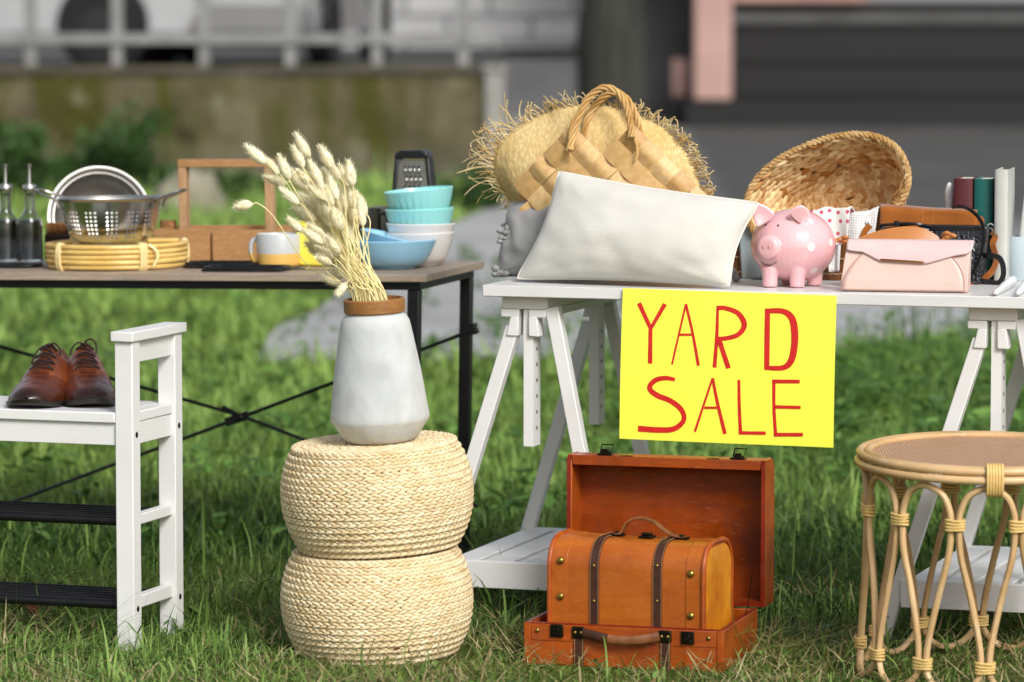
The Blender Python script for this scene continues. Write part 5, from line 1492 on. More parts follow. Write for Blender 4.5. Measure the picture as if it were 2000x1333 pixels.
m.grid(flap, 64, 10); m.grid(lambda u, v: Vector((x2l + (x2r - x2l) * u, .026 + .014 * v, zt_c + .0015 - .012 * v * v)), 20, 4)
m.build('flap', M_pinkflap, t, ang=None, solid=.0022)
a, b2 = CL(1720, 508.5), CL(1804, 513.5)
MB().beam(Vector((a.x, yc(a.z) - .0105, a.z + .001)), Vector((b2.x, yc(b2.z) - .0105, b2.z + .001)), .0042, .0022).build('gold_bar', M_gold, t, bevel=.0006)

# --- tan half-moon bag behind the clutch
M_tan = mat('tan_smooth_leather', '#b9783f', '#aa6a34', scale=8, amt=.6, rough=.4, bump=.08, bscale=260, bdist=.0005)
fr = TF(1755, 566, 12, .075)
t = thing('crescent_bag', 'tan leather half moon bag with knotted strap ends behind the pink clutch', 'bag', fr)
outl = [(1648, 556), (1646, 520), (1654, 490), (1676, 466), (1712, 452), (1752, 444), (1788, 443), (1818, 453), (1842, 472), (1852, 498), (1852, 530), (1846, 560)]
P = cr([fr.loc(x, y) for x, y in outl], 5); cc = fr.loc(1752, 530)
def moon(sgn):
    def f(u, v):
        k = u * (len(P) - 1); i = min(int(k), len(P) - 2); p = P[i].lerp(P[i + 1], k - i); q = cc.lerp(p, v)
        return Vector((q.x, sgn * .024 * (1 - v ** 2.5), max(q.z, .001)))
    return f
m = MB().grid(moon(-1), 50, 12).grid(lambda u, v: moon(1)(1 - u, v), 50, 12); m.build('body', M_tan, t, ang=None)
for (px, py, s_) in ((1652, 470, -1), (1850, 462, 1)):
    c = fr.loc(px, py); m = MB(); c.y = -.006
    m.ell(c, (.008, .007, .007), n=12, m=8); m.tube(cr([c + Vector((-.008 * s_, 0, .002)), c + Vector((0, -.008, .008)), c + Vector((.008 * s_, 0, .002)), c + Vector((0, .006, -.008)), c + Vector((-.007 * s_, -.004, -.004))], 5), .0038, 8)
    m.tube(cr([c, c + Vector((s_ * .011, -.004, .003)), c + Vector((s_ * .018, -.004, -.001))], 4), [.0042] * 8 + [.0055], 8); m.build('knot', M_tan, t)

# --- brown suede bag
M_suede = mat('brown_suede', '#9a5a22', '#82481a', scale=14, detail=6, amt=.9, rough=.95, bump=.3, bscale=300, bdist=.001, sheen=.35, spec=.1)
M_suede_ed = mat('suede_edge', '#a9713a', rough=.9)
fr = TF(1812, 560, 10, .155)
t = thing('suede_bag', 'brown suede shoulder bag with steel rings behind the tan bag', 'bag', fr)
xa, xb = fr.loc(1706, 480).x, fr.loc(1925, 480).x; ztp = fr.loc(1760, 402).z; ztr = fr.loc(1920, 413).z
m = MB()
m.hexa([(xa, -.005, 0), (xb, -.005, 0), (xb, .07, 0), (xa, .07, 0)], [(xa + .006, .008, ztp - .006), (xb - .004, .008, ztr - .012), (xb - .004, .056, ztr - .012), (xa + .006, .056, ztp - .006)])
m.build('body', M_suede, t, bevel=.006, seg=3)
x1, x2 = fr.loc(1719, 450).x, fr.loc(1908, 450).x
def flp(u, v):
    x = x1 + (x2 - x1) * u; zt_ = ztp + (ztr - ztp) * u
    if v < .3: a = v / .3 * PI / 2; return Vector((x, .03 - .036 * math.sin(a), zt_ - .006 + .006 * math.cos(a) + .001 * math.sin(u * 9)))
    s_ = (v - .3) / .7; return Vector((x, -.006 - .006 * s_ - .003 * math.sin(u * 7), zt_ - .006 - s_ * .10))
MB().grid(flp, 30, 16).build('flap', M_suede, t, ang=None, solid=.003)
for px in (1802, 1822):
    xx = fr.loc(px, 440).x; u = (xx - x1) / (x2 - x1); MB().tube([flp(u, .2 + .8 * k / 12) - Vector((0, .002, 0)) for k in range(13)], .0009, 5).build('seam', M_suede_ed, t)
for (px, py, s_) in ((1698, 434, -1), (1934, 448, 1)):
    c = fr.loc(px, py); MB().tube([c + Vector((.0085 * math.cos(a) , .002 * math.sin(a), .0105 * math.sin(a))) for a in np.linspace(0, 2 * PI, 20, endpoint=False)], .0021, 7, closed=True).build('ring', M_steel, t)
    m = MB(); m.tube([c + Vector((-s_ * .004, 0, .0)), c + Vector((s_ * .004, -.003, .001)), c + Vector((s_ * .006, -.004, -.004))], .004, 8); m.build('clip', M_steel, t)
def FS(pts): return cr([fr.loc(x, y, 0) + Vector((0, dy, 0)) for x, y, dy in pts], 8)
MB().ribbon(FS([(1700, 440, -.006), (1690, 452, -.01), (1684, 475, -.012), (1682, 510, -.01), (1688, 545, -.004)]), .012, .003, nrm=(0, 1, 0)).build('strap', M_suede, t)
MB().ribbon(FS([(1938, 452, -.004), (1945, 462, -.012), (1940, 476, -.016), (1945, 496, -.02), (1947, 512, -.03), (1938, 530, -.05), (1918, 546, -.07), (1894, 556, -.085)]), .012, .0035, nrm=(.4, 1, .2)).build('strap', M_suede, t)

# --- black crocodile bag
m_ = NT('black_crocodile'); co = m_.coord('Object', (1, 1, 1.25)); vo = m_.n('ShaderNodeTexVoronoi', feature='DISTANCE_TO_EDGE'); vo.inputs['Scale'].default_value = 95; vo.inputs['Randomness'].default_value = .45; m_.l(co, vo.inputs['Vector'])
m_.col(m_.mix(m_.ramp(vo.outputs['Distance'], .0, .12), '#3b4046', '#0d1017')); m_.set(rough=.25, spec=.6); m_.bump(m_.ramp(vo.outputs['Distance'], 0, .2), .7, .002); M_croc = m_.mat
M_blk = mat('black_leather', '#0d0d10', '#16161a', scale=30, rough=.35, bump=.1, bscale=200)
fr = TF(1860, 562, 14, .095)
t = thing('crocodile_bag', 'glossy black crocodile pattern handbag standing right of the clutch', 'handbag', fr)
xa, xb = fr.loc(1790, 480).x, fr.loc(1928, 480).x; zA, zB2 = fr.loc(1800, 450).z, fr.loc(1925, 441).z
m = MB().hexa([(xa, .0, 0), (xb - .012, .0, 0), (xb - .012, .05, 0), (xa, .05, 0)], [(xa, .012, zA), (xb, .012, zB2), (xb, .040, zB2), (xa, .012 + .028, zA)]); m.build('body', M_croc, t, bevel=.006, seg=3)
MB().box(xa + .002, xb - .008, .0105, .0415, min(zA, zB2) - .002, max(zA, zB2) - .001).build('zip_edge', M_blk, t, bevel=.002)
P = FS2 = cr([fr.loc(x, y, .012) + Vector((0, dy, 0)) for x, y, dy in [(1858, 406, .02), (1880, 404, .0), (1902, 414, -.01), (1918, 432, -.014), (1924, 452, -.016), (1922, 480, -.018), (1914, 510, -.018), (1902, 535, -.018)]], 8)
MB().ribbon(P, .0065, .0035, nrm=(.5, 1, 0)).build('strap', M_blk, t)
P = cr([fr.loc(x, y, .012) + Vector((0, dy, 0)) for x, y, dy in [(1818, 444, .0), (1800, 438, -.02), (1775, 436, -.02), (1750, 438, -.012), (1725, 440, -.008), (1724, 446, -.006), (1745, 446, -.006), (1770, 442, -.01), (1795, 446, -.012), (1815, 450, -.008)]], 8)
MB().ribbon(P, .008, .0035, nrm=(0, .4, 1)).build('handle', M_blk, t)
c = fr.loc(1753, 438, -.014); MB().box(c.x - .005, c.x + .005, -.030, -.014, c.z - .008, c.z + .007).build('strap_keeper', M_blk, t, bevel=.0015)
P = cr([fr.loc(x, y, 0) + Vector((0, dy, 0)) for x, y, dy in [(1920, 500, .0), (1935, 499, -.012), (1952, 502, -.016), (1960, 516, -.014), (1960, 538, -.004), (1950, 553, .004), (1930, 552, .01), (1905, 550, .014)]], 8)
MB().ribbon(P, .0105, .0035, nrm=(.3, 1, .2)).build('strap', M_blk, t)

# --- books and binder
def book(px0, px1, pyt, c, name, lab, m_cov, yaw=12, dep=.16, grp='books standing at the back of the white table', hollow=False):
    fr = TC((px0 + px1) / 2, c, yaw); w_ = (fr.loc(px1, 450).x - fr.loc(px0, 450).x) / 2; zt_ = fr.loc((px0 + px1) / 2, pyt).z
    t = thing(name, lab, 'book', fr, grp)
    m = MB(); b = 6; P = []
    for k in range(b + 1):
        a = PI + PI * k / b; P.append((w_ * math.cos(a), .004 * math.sin(a) * 1.2, 0))
    poly = P + [(w_, dep, 0), (w_ - .003, dep, 0), (w_ - .003, .004, 0), (-w_ + .003, .004, 0), (-w_ + .003, dep, 0), (-w_, dep, 0)]
    m.prism(poly, (0, 0, zt_)); m.build('cover', m_cov, t, ang=35)
    MB().box(-w_ + .0032, w_ - .0032, .0045, dep - .004, .003, zt_ - .004).build('pages', M_paper, t)
    return t, fr, w_, zt_
M_paper = mat('book_paper', '#d8d4c8', '#c4bfb0', scale=40, stretch=(12, 1, .2), rough=.9)
book(1861, 1899, 349, .41, 'book', 'dark red book standing at the back of the white table', mat('dark_red_cloth', '#561920', '#48141b', scale=30, rough=.55, bump=.2, bscale=300))
book(1901, 1937.5, 350, .41, 'book', 'teal green book standing between the red and grey books', mat('teal_cloth', '#0d6259', '#0a544d', scale=30, rough=.45, bump=.2, bscale=300))
t, fr, w_, zt_ = book(1941, 1967, 333, .385, 'book', 'tall pale grey book standing right of the teal book', mat('pale_grey_cover', '#bcbdb6', '#b0b1aa', scale=20, rough=.5), yaw=12, dep=.15)
# white ornament, white vase shape, pale blue cup, white handles
M_gloss = mat('white_ceramic', '#e6e6e6', '#dddddd', scale=8, rough=.25, spec=.5)
fr = TC(1853, .46, 0); h1 = fr.loc(1853, 356).z
o = MB().lathe([(0, 0), (.016, 0), (.012, .01), (.009, .05), (.0078, h1 - .05), (.009, h1 - .030), (.0088, h1 - .018), (.0062, h1 - .008), (.004, h1 - .003), (0, h1)], 28).build('white_figurine', M_gloss, ang=60); place(o, fr); tag(o, 'slim white ceramic figurine left of the dark red book', 'figurine')
fr = TF(2003, 549, 10, .035); hc_ = fr.loc(1980, 461, 0).z
M_pblue = mat('pale_blue_plastic', '#b9c6cd', '#aebcc4', scale=8, rough=.4)
t = thing('storage_cup', 'pale blue cup cut by the right photo edge', 'cup', fr)
wv = abs(fr.loc(1962, 500).x)
MB().lathe([(0, 0), (wv * .98, 0), (wv, .003), (wv, hc_ - .002), (wv - .001, hc_), (wv - .004, hc_), (wv - .0045, .004), (0, .004)], 56).build('cup', M_pblue, t, ang=50)
z0 = hc_ * .35; z1_ = fr.loc(1995, 352).z
m = MB()
def wedge(u, v):
    a = u * 2 * PI; z = .006 + (z1_ - .006) * v
    hw_ = (.030 - .012 * v) * (1 if v < .9 else math.sqrt(max(0, 1 - ((v - .9) / .1) ** 2)))
    return Vector((.005 + .010 * v + hw_ * math.copysign(abs(math.cos(a)) ** .8, math.cos(a)), .006 + hw_ * .55 * math.sin(a), z))
o = MB().grid(wedge, 32, 30, wrapu=True).build('white_bottle', M_gloss, ang=None); place(o, Fr(fr.O + Vector((0, 0, .0002)), fr.yaw)); tag(o, 'tapered white bottle standing in the pale blue cup', 'bottle')
def handle_obj(pa, pb_, r0, r1, lab):
    A = on_z(*pa, ZT5 + r0); B2 = on_z(*pb_, ZT5 + r1); d = (B2 - A); L_ = d.length
    P = [Vector((0, 0, 0)) + d * k for k in (0, .02, .06, .12, .4, .75, .9, .97, 1.0)]
    o = MB().tube(P, [r0 * .3, r0 * .75, r0 * .95, r0, r0 + (r1 - r0) * .5, r1, r1 * .97, r1 * .75, r1 * .35], 20).build('white_peg', M_gloss, ang=60); o.location = A; tag(o, lab, 'peg', 'white pegs lying on the white table')
handle_obj((1943, 573), (1980, 547), .0062, .0105, 'tapered white peg lying nearest the pink clutch')
handle_obj((1987, 574), (2012, 548), .0062, .0105, 'tapered white peg lying at the right photo edge')
# ================================================================== ground, paving, background
m_ = NT('lawn_soil'); co = m_.coord('Object')
c = m_.mix(m_.ramp(m_.noise(co, 1.3, 6, .65), .35, .65), '#3c5220', '#4b5a26'); c = m_.mix(m_.ramp(m_.noise(co, 5, 5), .5, .75, 0, .6), c, '#5a5230'); m_.col(c); m_.set(rough=1, spec=.05); m_.bump(m_.noise(co, 25, 5), .6, .03); M_soil = m_.mat
def hgt(x, y): return 0.0
m = MB(); xs = np.concatenate([np.linspace(-160, -8, 12), np.linspace(-7, 9, 33), np.linspace(10, 160, 12)]); ys = np.concatenate([np.linspace(-14, 24, 60), np.linspace(26, 340, 20)])
b = 0
for y in ys:
    for x in xs: m.v.append((x, y, 0))
for j in range(len(ys) - 1):
    for i in range(len(xs) - 1):
        k = j * len(xs) + i; m.addf((k, k + 1, k + len(xs) + 1, k + len(xs)))
m.build('ground', M_soil, kind='structure')

m_ = NT('worn_paving'); co = m_.coord('Object'); sp = m_.n('ShaderNodeSeparateXYZ'); m_.l(co, sp.inputs[0])
far = m_.math('MULTIPLY', m_.ramp(m_.math('ADD', sp.outputs[1], m_.math('MULTIPLY', m_.noise(co, .35, 3), 6)), 13, 20), m_.ramp(m_.math('SUBTRACT', sp.outputs[0], m_.math('MULTIPLY', sp.outputs[1], .028)), .1, .9))
c = m_.mix(m_.ramp(m_.noise(co, 2.2, 6, .7), .3, .7), '#939392', '#a8a8a7'); c = m_.mix(m_.ramp(m_.noise(co, .8, 5, .6), .5, .72, 0, .5), c, '#6f6d66'); c2 = m_.mix(m_.ramp(m_.noise(co, 1.1, 5, .6), .35, .65), '#3a3938', '#4c4a48')
c2 = m_.mix(m_.ramp(m_.noise(co, .9, 4), .56, .7, 0, .6), c2, '#4c5340')
m_.col(m_.mix(far, c, c2)); m_.set(rough=.9); m_.bump(m_.noise(co, 40, 5), .3, .006); M_pave = m_.mat
pv = [(500, 706), (540, 640), (620, 604), (700, 540), (800, 478), (880, 438), (955, 397), (985, 330), (990, 262)]
L_ = [on_z(x, y, .004) for x, y in pv]; poly = [Vector((p.x, p.y, .004)) for p in cr(L_, 4)]
poly += [Vector((-.3, 60, .004)), Vector((40, 60, .004)), Vector((40, 6.9, .004))]
near = [(2000, 668), (1700, 672), (1400, 684), (1200, 690), (1000, 700), (800, 706), (650, 708)]
for x, y in near: p = on_z(x, y, .004); poly.append(Vector((p.x, p.y, .004)))
m = MB(); n = len(poly); m.v += [tuple(p) for p in poly]; m.addf(list(range(n))[::-1]); m.build('path', M_pave, kind='structure', smooth=False)

# --- mossy retaining wall with end pillar and rail fence
m_ = NT('mossy_wall'); co = m_.coord('Object'); sp = m_.n('ShaderNodeSeparateXYZ'); m_.l(co, sp.inputs[0])
c = m_.mix(m_.ramp(m_.noise(co, 1.6, 5, .65), .38, .62), '#4f4a38', '#69614c'); c = m_.mix(m_.ramp(m_.noise(m_.coord('Object', (2.6, 1, .45)), 1.3, 4), .45, .62), c, '#46451f'); c = m_.mix(m_.ramp(m_.noise(co, 3.1, 4), .58, .72, 0, .8), c, '#77735f')
c = m_.mix(m_.ramp(m_.math('ADD', sp.outputs[2], m_.math('MULTIPLY', m_.noise(co, 4, 3), .25)), .42, .18, 0, .55), c, '#625f56'); c = m_.mix(m_.ramp(m_.noise(co, 2.3, 3), .3, .36, .8, 0), c, '#2f2b1e')
m_.col(c); m_.set(rough=1, spec=.1); m_.bump(m_.noise(co, 5, 6), .9, .05); M_moss = m_.mat
wl = at_y(962, 145, 20); zw = wl.z; X1 = at_y(945, 200, 20).x
w_ = thing('retaining_wall', 'long low mossy brown wall behind the lawn', 'wall', Fr((X1, 20, 0)))
m = MB(); nx = 60
def wf(u, v): 
    x = -16 * (1 - u); z = zw * v
    return Vector((x, .03 * mnoise.noise(Vector((x * 2, z * 4, 3))), z + (.015 * mnoise.noise(Vector((x * 1.5, 0, 9))) if v > .9 else 0)))
m.grid(wf, 160, 10)
m.box(-16, 0, .0401, .45, 0, zw - .02); m.build('wall', M_moss, w_, ang=None)
m = MB().box(-16.02, .0, -.045, .5, zw + .012, zw + .05); m.build('coping', mat('dirty_concrete_cap', '#5d5543', '#3f3a2c', scale=3, rough=.95), w_, bevel=.01)
M_conc = mat('pale_concrete', '#96948f', '#7c7a74', scale=4, rough=.9, bump=.3, bscale=20, bdist=.01)
xa, xb = at_y(946, 200, 19.95).x, at_y(984, 200, 19.95).x
m = MB().box(0, xb - xa, 0, .4, 0, zw + .02).box(-.02, xb - xa + .02, -.02, .42, zw + .0202, zw + .06); o = m.build('gate_pillar', M_conc, bevel=.012); place(o, Fr((xa + .004, 19.95, 0))); tag(o, 'pale concrete pillar at the right end of the mossy wall', 'pillar')
M_rail = mat('pale_grey_rail', '#868685', '#737372', scale=6, rough=.7)
f = thing('rail_fence', 'pale grey post and rail fence on top of the mossy wall', 'fence', Fr((X1, 20.2, zw + .05)))
for k in range(20):
    px = 905 - k * 169; x = at_y(px, 100, 20.2).x - X1
    MB().box(x - .04, x + .04, -.03, .03, 0, .95).build('post', M_rail, f, bevel=.006)
x_end = at_y(975, 100, 20.2).x - X1
for py, hh in ((76, .072), (-60, .072)):
    z = at_y(500, py, 20.2).z - zw - .05; MB().box(-14, x_end, -.055, -.031, z - hh / 2, z + hh / 2).build('rail', M_rail, f, bevel=.004)
# --- shrubs, boulder
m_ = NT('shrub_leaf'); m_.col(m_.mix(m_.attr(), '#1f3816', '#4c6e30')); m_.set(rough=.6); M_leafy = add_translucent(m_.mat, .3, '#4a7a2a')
M_twig = mat('twig', '#4a3a22', rough=.9)
def leafcloud(cx, cy, r, n, size, rs, mb=None, up=.3):
    mb = mb or MB(); random.seed(rs)
    cl = [(Vector((random.gauss(0, .42) * r[0], random.gauss(0, .42) * r[1], abs(random.gauss(.5, .3)) * r[2])), random.uniform(.12, .3)) for _ in range(18)]
    for _ in range(n):
        c_, cr_ = random.choice(cl); p = c_ + Vector((random.gauss(0, 1), random.gauss(0, 1), random.gauss(0, .8))) * cr_ * min(r) * .9
        if p.z < .01: p.z = random.uniform(.01, .08)
        d = Vector((random.gauss(0, 1), random.gauss(0, 1), random.gauss(up, .7))).normalized(); s_ = d.cross(Vector((random.gauss(0, 1), random.gauss(0, 1), random.gauss(0, 1)))).normalized()
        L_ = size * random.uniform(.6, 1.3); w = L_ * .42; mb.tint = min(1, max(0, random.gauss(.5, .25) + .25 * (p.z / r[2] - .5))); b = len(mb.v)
        mb.v += [tuple(p), tuple(p + d * L_ * .5 + s_ * w * .5), tuple(p + d * L_), tuple(p + d * L_ * .5 - s_ * w * .5)]; mb.addf((b, b + 1, b + 2, b + 3))
    return mb
for i, (px, Y, r, n, lab) in enumerate([(30, 17.5, (.42, .3, .40), 2200, 'green leafy shrub at the left photo edge below the mossy wall'), (258, 18.6, (.36, .3, .56), 2400, 'taller green shrub against the mossy wall behind the steel bowl'),
                                    (130, 19.2, (.34, .3, .26), 1300, 'low dark green shrub between the two taller shrubs at the wall'), (905, 16.5, (.30, .25, .22), 900, 'small dark green shrub beside the path near the bowl stack'), (430, 17.5, (.5, .3, .16), 1200, 'low spreading green plant right of the pale boulder')]):
    p = at_y(px, 400, Y); s_ = thing('shrub', lab, 'shrub', Fr((p.x, Y, 0)), 'shrubs along the mossy wall')
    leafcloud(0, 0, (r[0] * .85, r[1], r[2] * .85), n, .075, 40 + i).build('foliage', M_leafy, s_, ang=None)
    m = MB()
    for k in range(6): m.tube([(0.03 * math.cos(k), .03 * math.sin(k), -.01), (r[0] * .4 * math.cos(k * 1.1), r[1] * .4 * math.sin(k * 1.1), r[2] * .7)], [.012, .004], 5)
    m.build('stems', M_twig, s_)
p = at_y(372, 420, 16); m = MB()
def rock(u, v):
    a, e = u * 2 * PI, (v - .3) * PI / 1.4; d = Vector((math.cos(a) * math.cos(e), math.sin(a) * math.cos(e), math.sin(e))); k = 1 + .22 * mnoise.noise(d * 1.7) + .08 * mnoise.noise(d * 5)
    return Vector((d.x * .22 * k, d.y * .18 * k, max(-.02, d.z * .25 * k)))
o = m.grid(rock, 32, 18, wrapu=True).build('boulder', mat('pale_stone', '#8f8a78', '#77725f', scale=5, rough=.95, bump=.5, bscale=12, bdist=.02), ang=None); place(o, Fr((p.x, 16, 0))); tag(o, 'pale round boulder on the grass behind the wooden caddy', 'boulder')

# --- parked cars behind the fence
M_carw = mat('white_car_paint', '#a9a9a9', '#9c9c9c', scale=2, rough=.25, coat=.5); M_carg = mat('silver_car_paint', '#8f8f8f', '#858585', rough=.25, coat=.5)
M_win = mat('dark_car_glass', '#0c0d0e', rough=.08); M_tyre = mat('tyre_rubber', '#121212', rough=.8); M_rimm = mat('alloy_rim', '#3c3c3d', rough=.4, metal=.6); M_lamp = mat('car_lamp_glass', '#d9d9d9', rough=.1); M_trim = mat('black_trim', '#0e0e0e', rough=.5)
def car(px, Y, z0, yaw, label, mt):
    p = at_y(px, 60, Y); c = thing('parked_car', label, 'car', Fr((p.x, Y, z0), yaw), 'cars parked behind the fence')
    prof = [(-2.05, .28), (-2.1, .55), (-2.0, .82), (-1.1, .95), (-.55, 1.38), (.75, 1.42), (1.5, 1.0), (2.05, .9), (2.1, .5), (2.0, .28)]
    m = MB()
    secs = []
    for yy, k in ((-.83, .0), (-.86, .3), (-.80, .75), (-.62, 1.0), (.62, 1.0), (.80, .75), (.86, .3), (.83, .0)):
        secs.append([(x * (1 - .02 * k), yy if z < .95 else yy * .86, z if k > .2 else z * .98 + .01) for x, z in prof])
    b = len(m.v); n = len(prof)
    for s_ in secs: m.v += s_
    for i in range(len(secs) - 1):
        for j in range(n): m.addf((b + i * n + j, b + i * n + (j + 1) % n, b + (i + 1) * n + (j + 1) % n, b + (i + 1) * n + j))
    m.addf(range(b, b + n)); m.addf(list(range(b + (len(secs) - 1) * n, b + len(secs) * n))[::-1]); m.build('body', mt, c, ang=30, bevel=.03)
    for s_ in (-1, 1):
        MB().prism([(-1.0, s_ * .745, .98), (-.52, s_ * .71, 1.33), (.70, s_ * .71, 1.36), (1.3, s_ * .75, 1.02)], (0, s_ * .02, 0)).build('side_window', M_win, c)
        for x in (-1.32, 1.32):
            wh = bpy.data.objects.new('wheel', None); COL.objects.link(wh); wh.parent = c; wh.location = (x, s_ * .80, .31)
            Mx = Matrix.Rotation(PI / 2, 4, 'X')
            MB().lathe([(.19, -.10), (.29, -.10), (.31, -.06), (.31, .06), (.29, .10), (.19, .10), (.19, -.10)], 32, Mx=Mx).build('tyre', M_tyre, wh); MB().lathe([(0, -.085), (.19, -.08), (.19, .08), (0, .085)], 24, Mx=Mx).build('rim', M_rimm, wh)
            m = MB().lathe([(0, -.09), (.37, -.09), (.37, .06), (0, .06)], 32, Mx=Matrix.Translation((x, s_ * .80, .33)) @ Mx); m.build('wheel_arch', M_trim, c)
        MB().ell((-2.0, s_ * .62, .70), (.10, .18, .09), n=14, m=8).build('headlight', M_lamp, c); MB().ell((2.02, s_ * .62, .78), (.08, .16, .10), n=14, m=8).build('tail_light', mat('tail_lamp', '#4a4444', rough=.2), c)
    MB().prism([(-1.15, -.62, .985), (-1.15, .62, .985), (-.60, .58, 1.355), (-.60, -.58, 1.355)], (-.02, 0, .02)).build('windscreen', M_win, c)
    MB().box(-2.14, -2.09, -.45, .45, .30, .50).build('grille', M_trim, c, bevel=.01); MB().box(-2.155, -2.141, -.26, .26, .36, .47).build('number_plate', M_lamp, c)
    return c
M_dirt = mat('upper_yard_gravel', '#4a4946', '#3a3937', scale=2, rough=1)
MB().box(-40, at_y(975, 100, 20.9).x, 20.55, 60, .0, .715).build('upper_yard', M_dirt, kind='structure')
car(-60, 25.5, .717, 8, 'white parked car at the left photo edge behind the fence', M_carw)
car(500, 26.5, .717, 97, 'white parked car nose on to the fence, right of the other car', M_carw)

# --- pale block building
M_block = NT('pale_block_wall'); co = M_block.coord('Object'); bk = M_block.n('ShaderNodeTexBrick'); bk.inputs['Scale'].default_value = 1.0; bk.inputs['Brick Width'].default_value = .9; bk.inputs['Row Height'].default_value = .27; bk.inputs['Mortar Size'].default_value = .035; bk.inputs['Mortar Smooth'].default_value = .3
bk.inputs['Color1'].default_value = lin('#b3b3b3'); bk.inputs['Color2'].default_value = lin('#a6a6a6'); bk.inputs['Mortar'].default_value = lin('#7d7d7d')
mp = M_block.coord('Object', (1, 1, 1), (R(90), 0, 0)); M_block.l(mp, bk.inputs[0]); M_block.col(bk.outputs[0]); M_block.set(rough=.9)
x0, x1 = at_y(628, 60, 36).x, at_y(1150, 60, 36).x
bd = thing('block_building', 'pale grey block building in the far background behind the fence', 'building', Fr((x0, 36, 0)))
zq = at_y(1000, 112, 36).z
MB().box(0, x1 - x0, 0, 5, zq + .1001, 4.2).build('wall', M_block.mat, bd); MB().box(-.03, x1 - x0 + .03, -.05, 5, zq, zq + .1).build('plinth_band', M_trim, bd); MB().box(0, x1 - x0, -.02, 5, 0, zq - .0002).build('plinth', mat('grey_plinth', '#8c8c8d', '#7e7e80', scale=1.5, rough=.9), bd)
MB().box(-.1, x1 - x0 + .1, -.2, 5.2, 4.2002, 4.4).build('roof', M_trim, bd)
# --- tree trunk
M_bark = mat('dark_bark', '#3c3d35', '#262723', scale=5, stretch=(3, 3, .4), rough=1, bump=.9, bscale=9, bdist=.05)
p = at_y(1196, 200, 26); tr = thing('tree', 'thick dark tree trunk between the pale building and the pink post', 'tree', Fr((p.x, 26, 0)))
rT = 66 / 8000 * 34
m = MB().tube(cr([(0.02, 0, -.05), (0, 0, .15), (-.01, 0, 1.2), (.02, .05, 2.6), (.1, .1, 4.2)], 6), [rT * 1.18] * 3 + [rT * 1.02] * 9 + [rT * .9] * 8 + [rT * .6] * 5, 20)
m.tube(cr([(.0, 0, 2.5), (-.6, .2, 3.3), (-1.3, .3, 4.0)], 5), [rT * .5] * 5 + [rT * .25] * 6, 10); m.tube(cr([(.05, 0, 2.9), (.8, -.2, 3.6), (1.5, 0, 4.4)], 5), [rT * .45] * 5 + [rT * .2] * 6, 10); m.build('trunk', M_bark, tr)
mc = MB(); leafcloud(0, 0, (2.0, 1.8, 1.2), 5000, .16, 77, mc); mc.v = [(a, b_, c_ + 4.0) for a, b_, c_ in mc.v]; mc.build('crown', M_leafy, tr, ang=None)
# --- porch with dark steps and pink posts
M_dark = mat('dark_stained_boards', '#070707', '#0d0d0d', scale=2, stretch=(.3, 1, 3), rough=.7); M_darkl = mat('dark_tread', '#191918', '#131312', scale=2, rough=.8); M_pinkp = mat('pink_plaster', '#b9968c', '#a98880', scale=2, rough=.9); M_slab = mat('grey_slab', '#5a5a59', '#4c4c4b', scale=2, rough=.9); M_lgrey = mat('light_grey_wall', '#8f8f90', rough=.9)
Yp = 32.6
x0 = at_y(1300, 240, Yp).x
pc_ = thing('porch', 'dark stepped porch with pink posts across the right background', 'porch', Fr((x0, Yp, 0)))
W_ = 9.0; xs_ = at_y(1425, 240, Yp).x - x0
zs = [0] + [at_y(1700, y, Yp + .3 * k).z for k, y in enumerate((188, 124, 54))]
for k in range(3):
    MB().box(xs_ - .02 * k, W_, .3 * k, .3 * k + .6, 0 if k == 0 else zs[k] + .0402 - .04, zs[k + 1]).build('step', M_dark, pc_, bevel=.01)
    MB().box(xs_ - .02 * k, W_, .3 * k - .03, .3 * k + .33, zs[k + 1] + .0002, zs[k + 1] + .04).build('tread', M_darkl, pc_, bevel=.006)
z3 = zs[3] + .0405
MB().box(xs_ - .1, W_, .9, 4, z3, z3 + .10).build('floor_slab', M_slab, pc_, bevel=.01)
zpk = at_y(1600, 4, Yp + 1.6).z
MB().box(xs_ + .1, W_, 1.75, 4, z3 + .1002, zpk - .0004).build('wall_base', M_dark, pc_)
xq = at_y(1692, 5, Yp + 1.6).x - x0
MB().box(xs_ + .1, xq, 1.6, 4, zpk, 3.6).build('wall', M_pinkp, pc_); MB().box(xq + .001, W_, 1.7, 4, zpk, 3.6).build('wall', M_lgrey, pc_)
xa, xb = at_y(1356, 100, Yp - .1).x - x0, at_y(1430, 100, Yp - .1).x - x0; zb2 = at_y(1390, 196, Yp - .1).z
MB().box(xa, xb, -.1, .25, zb2, 3.4).build('post', M_pinkp, pc_, bevel=.02); MB().box(xa - .1, xb + .04, -.14, .29, 0, zb2 - .001).build('post_base', M_dark, pc_, bevel=.02)
xa2, xb2 = at_y(1314, 100, Yp + .3).x - x0, at_y(1352, 100, Yp + .3).x - x0; za, zc2 = at_y(1390, 190, Yp + .3).z, at_y(1390, 116, Yp + .3).z
MB().box(xa2, xb2, .3, .6, za, zc2).build('low_post', M_pinkp, pc_, bevel=.02); MB().box(xa2 - .05, xb2 + .0, .3, .6, 0, za - .001).build('low_post_base', M_dark, pc_, bevel=.02)
MB().box(-.4, W_ + .3, -.3, 4.2, 3.4002, 3.65).build('roof', M_slab, pc_)
xh0, xh1 = at_y(1225, 100, 35.5).x, at_y(1420, 100, 35.5).x
o = MB().box(0, xh1 - xh0, 0, 1, 0, 3.2).build('shed_wall', mat('dark_grey_wall', '#4a4a49', '#3b3b3a', scale=.8, rough=.95)); place(o, Fr((xh0, 35.5, 0))); tag(o, 'dark grey shed wall seen between the tree trunk and the pink post', 'shed')

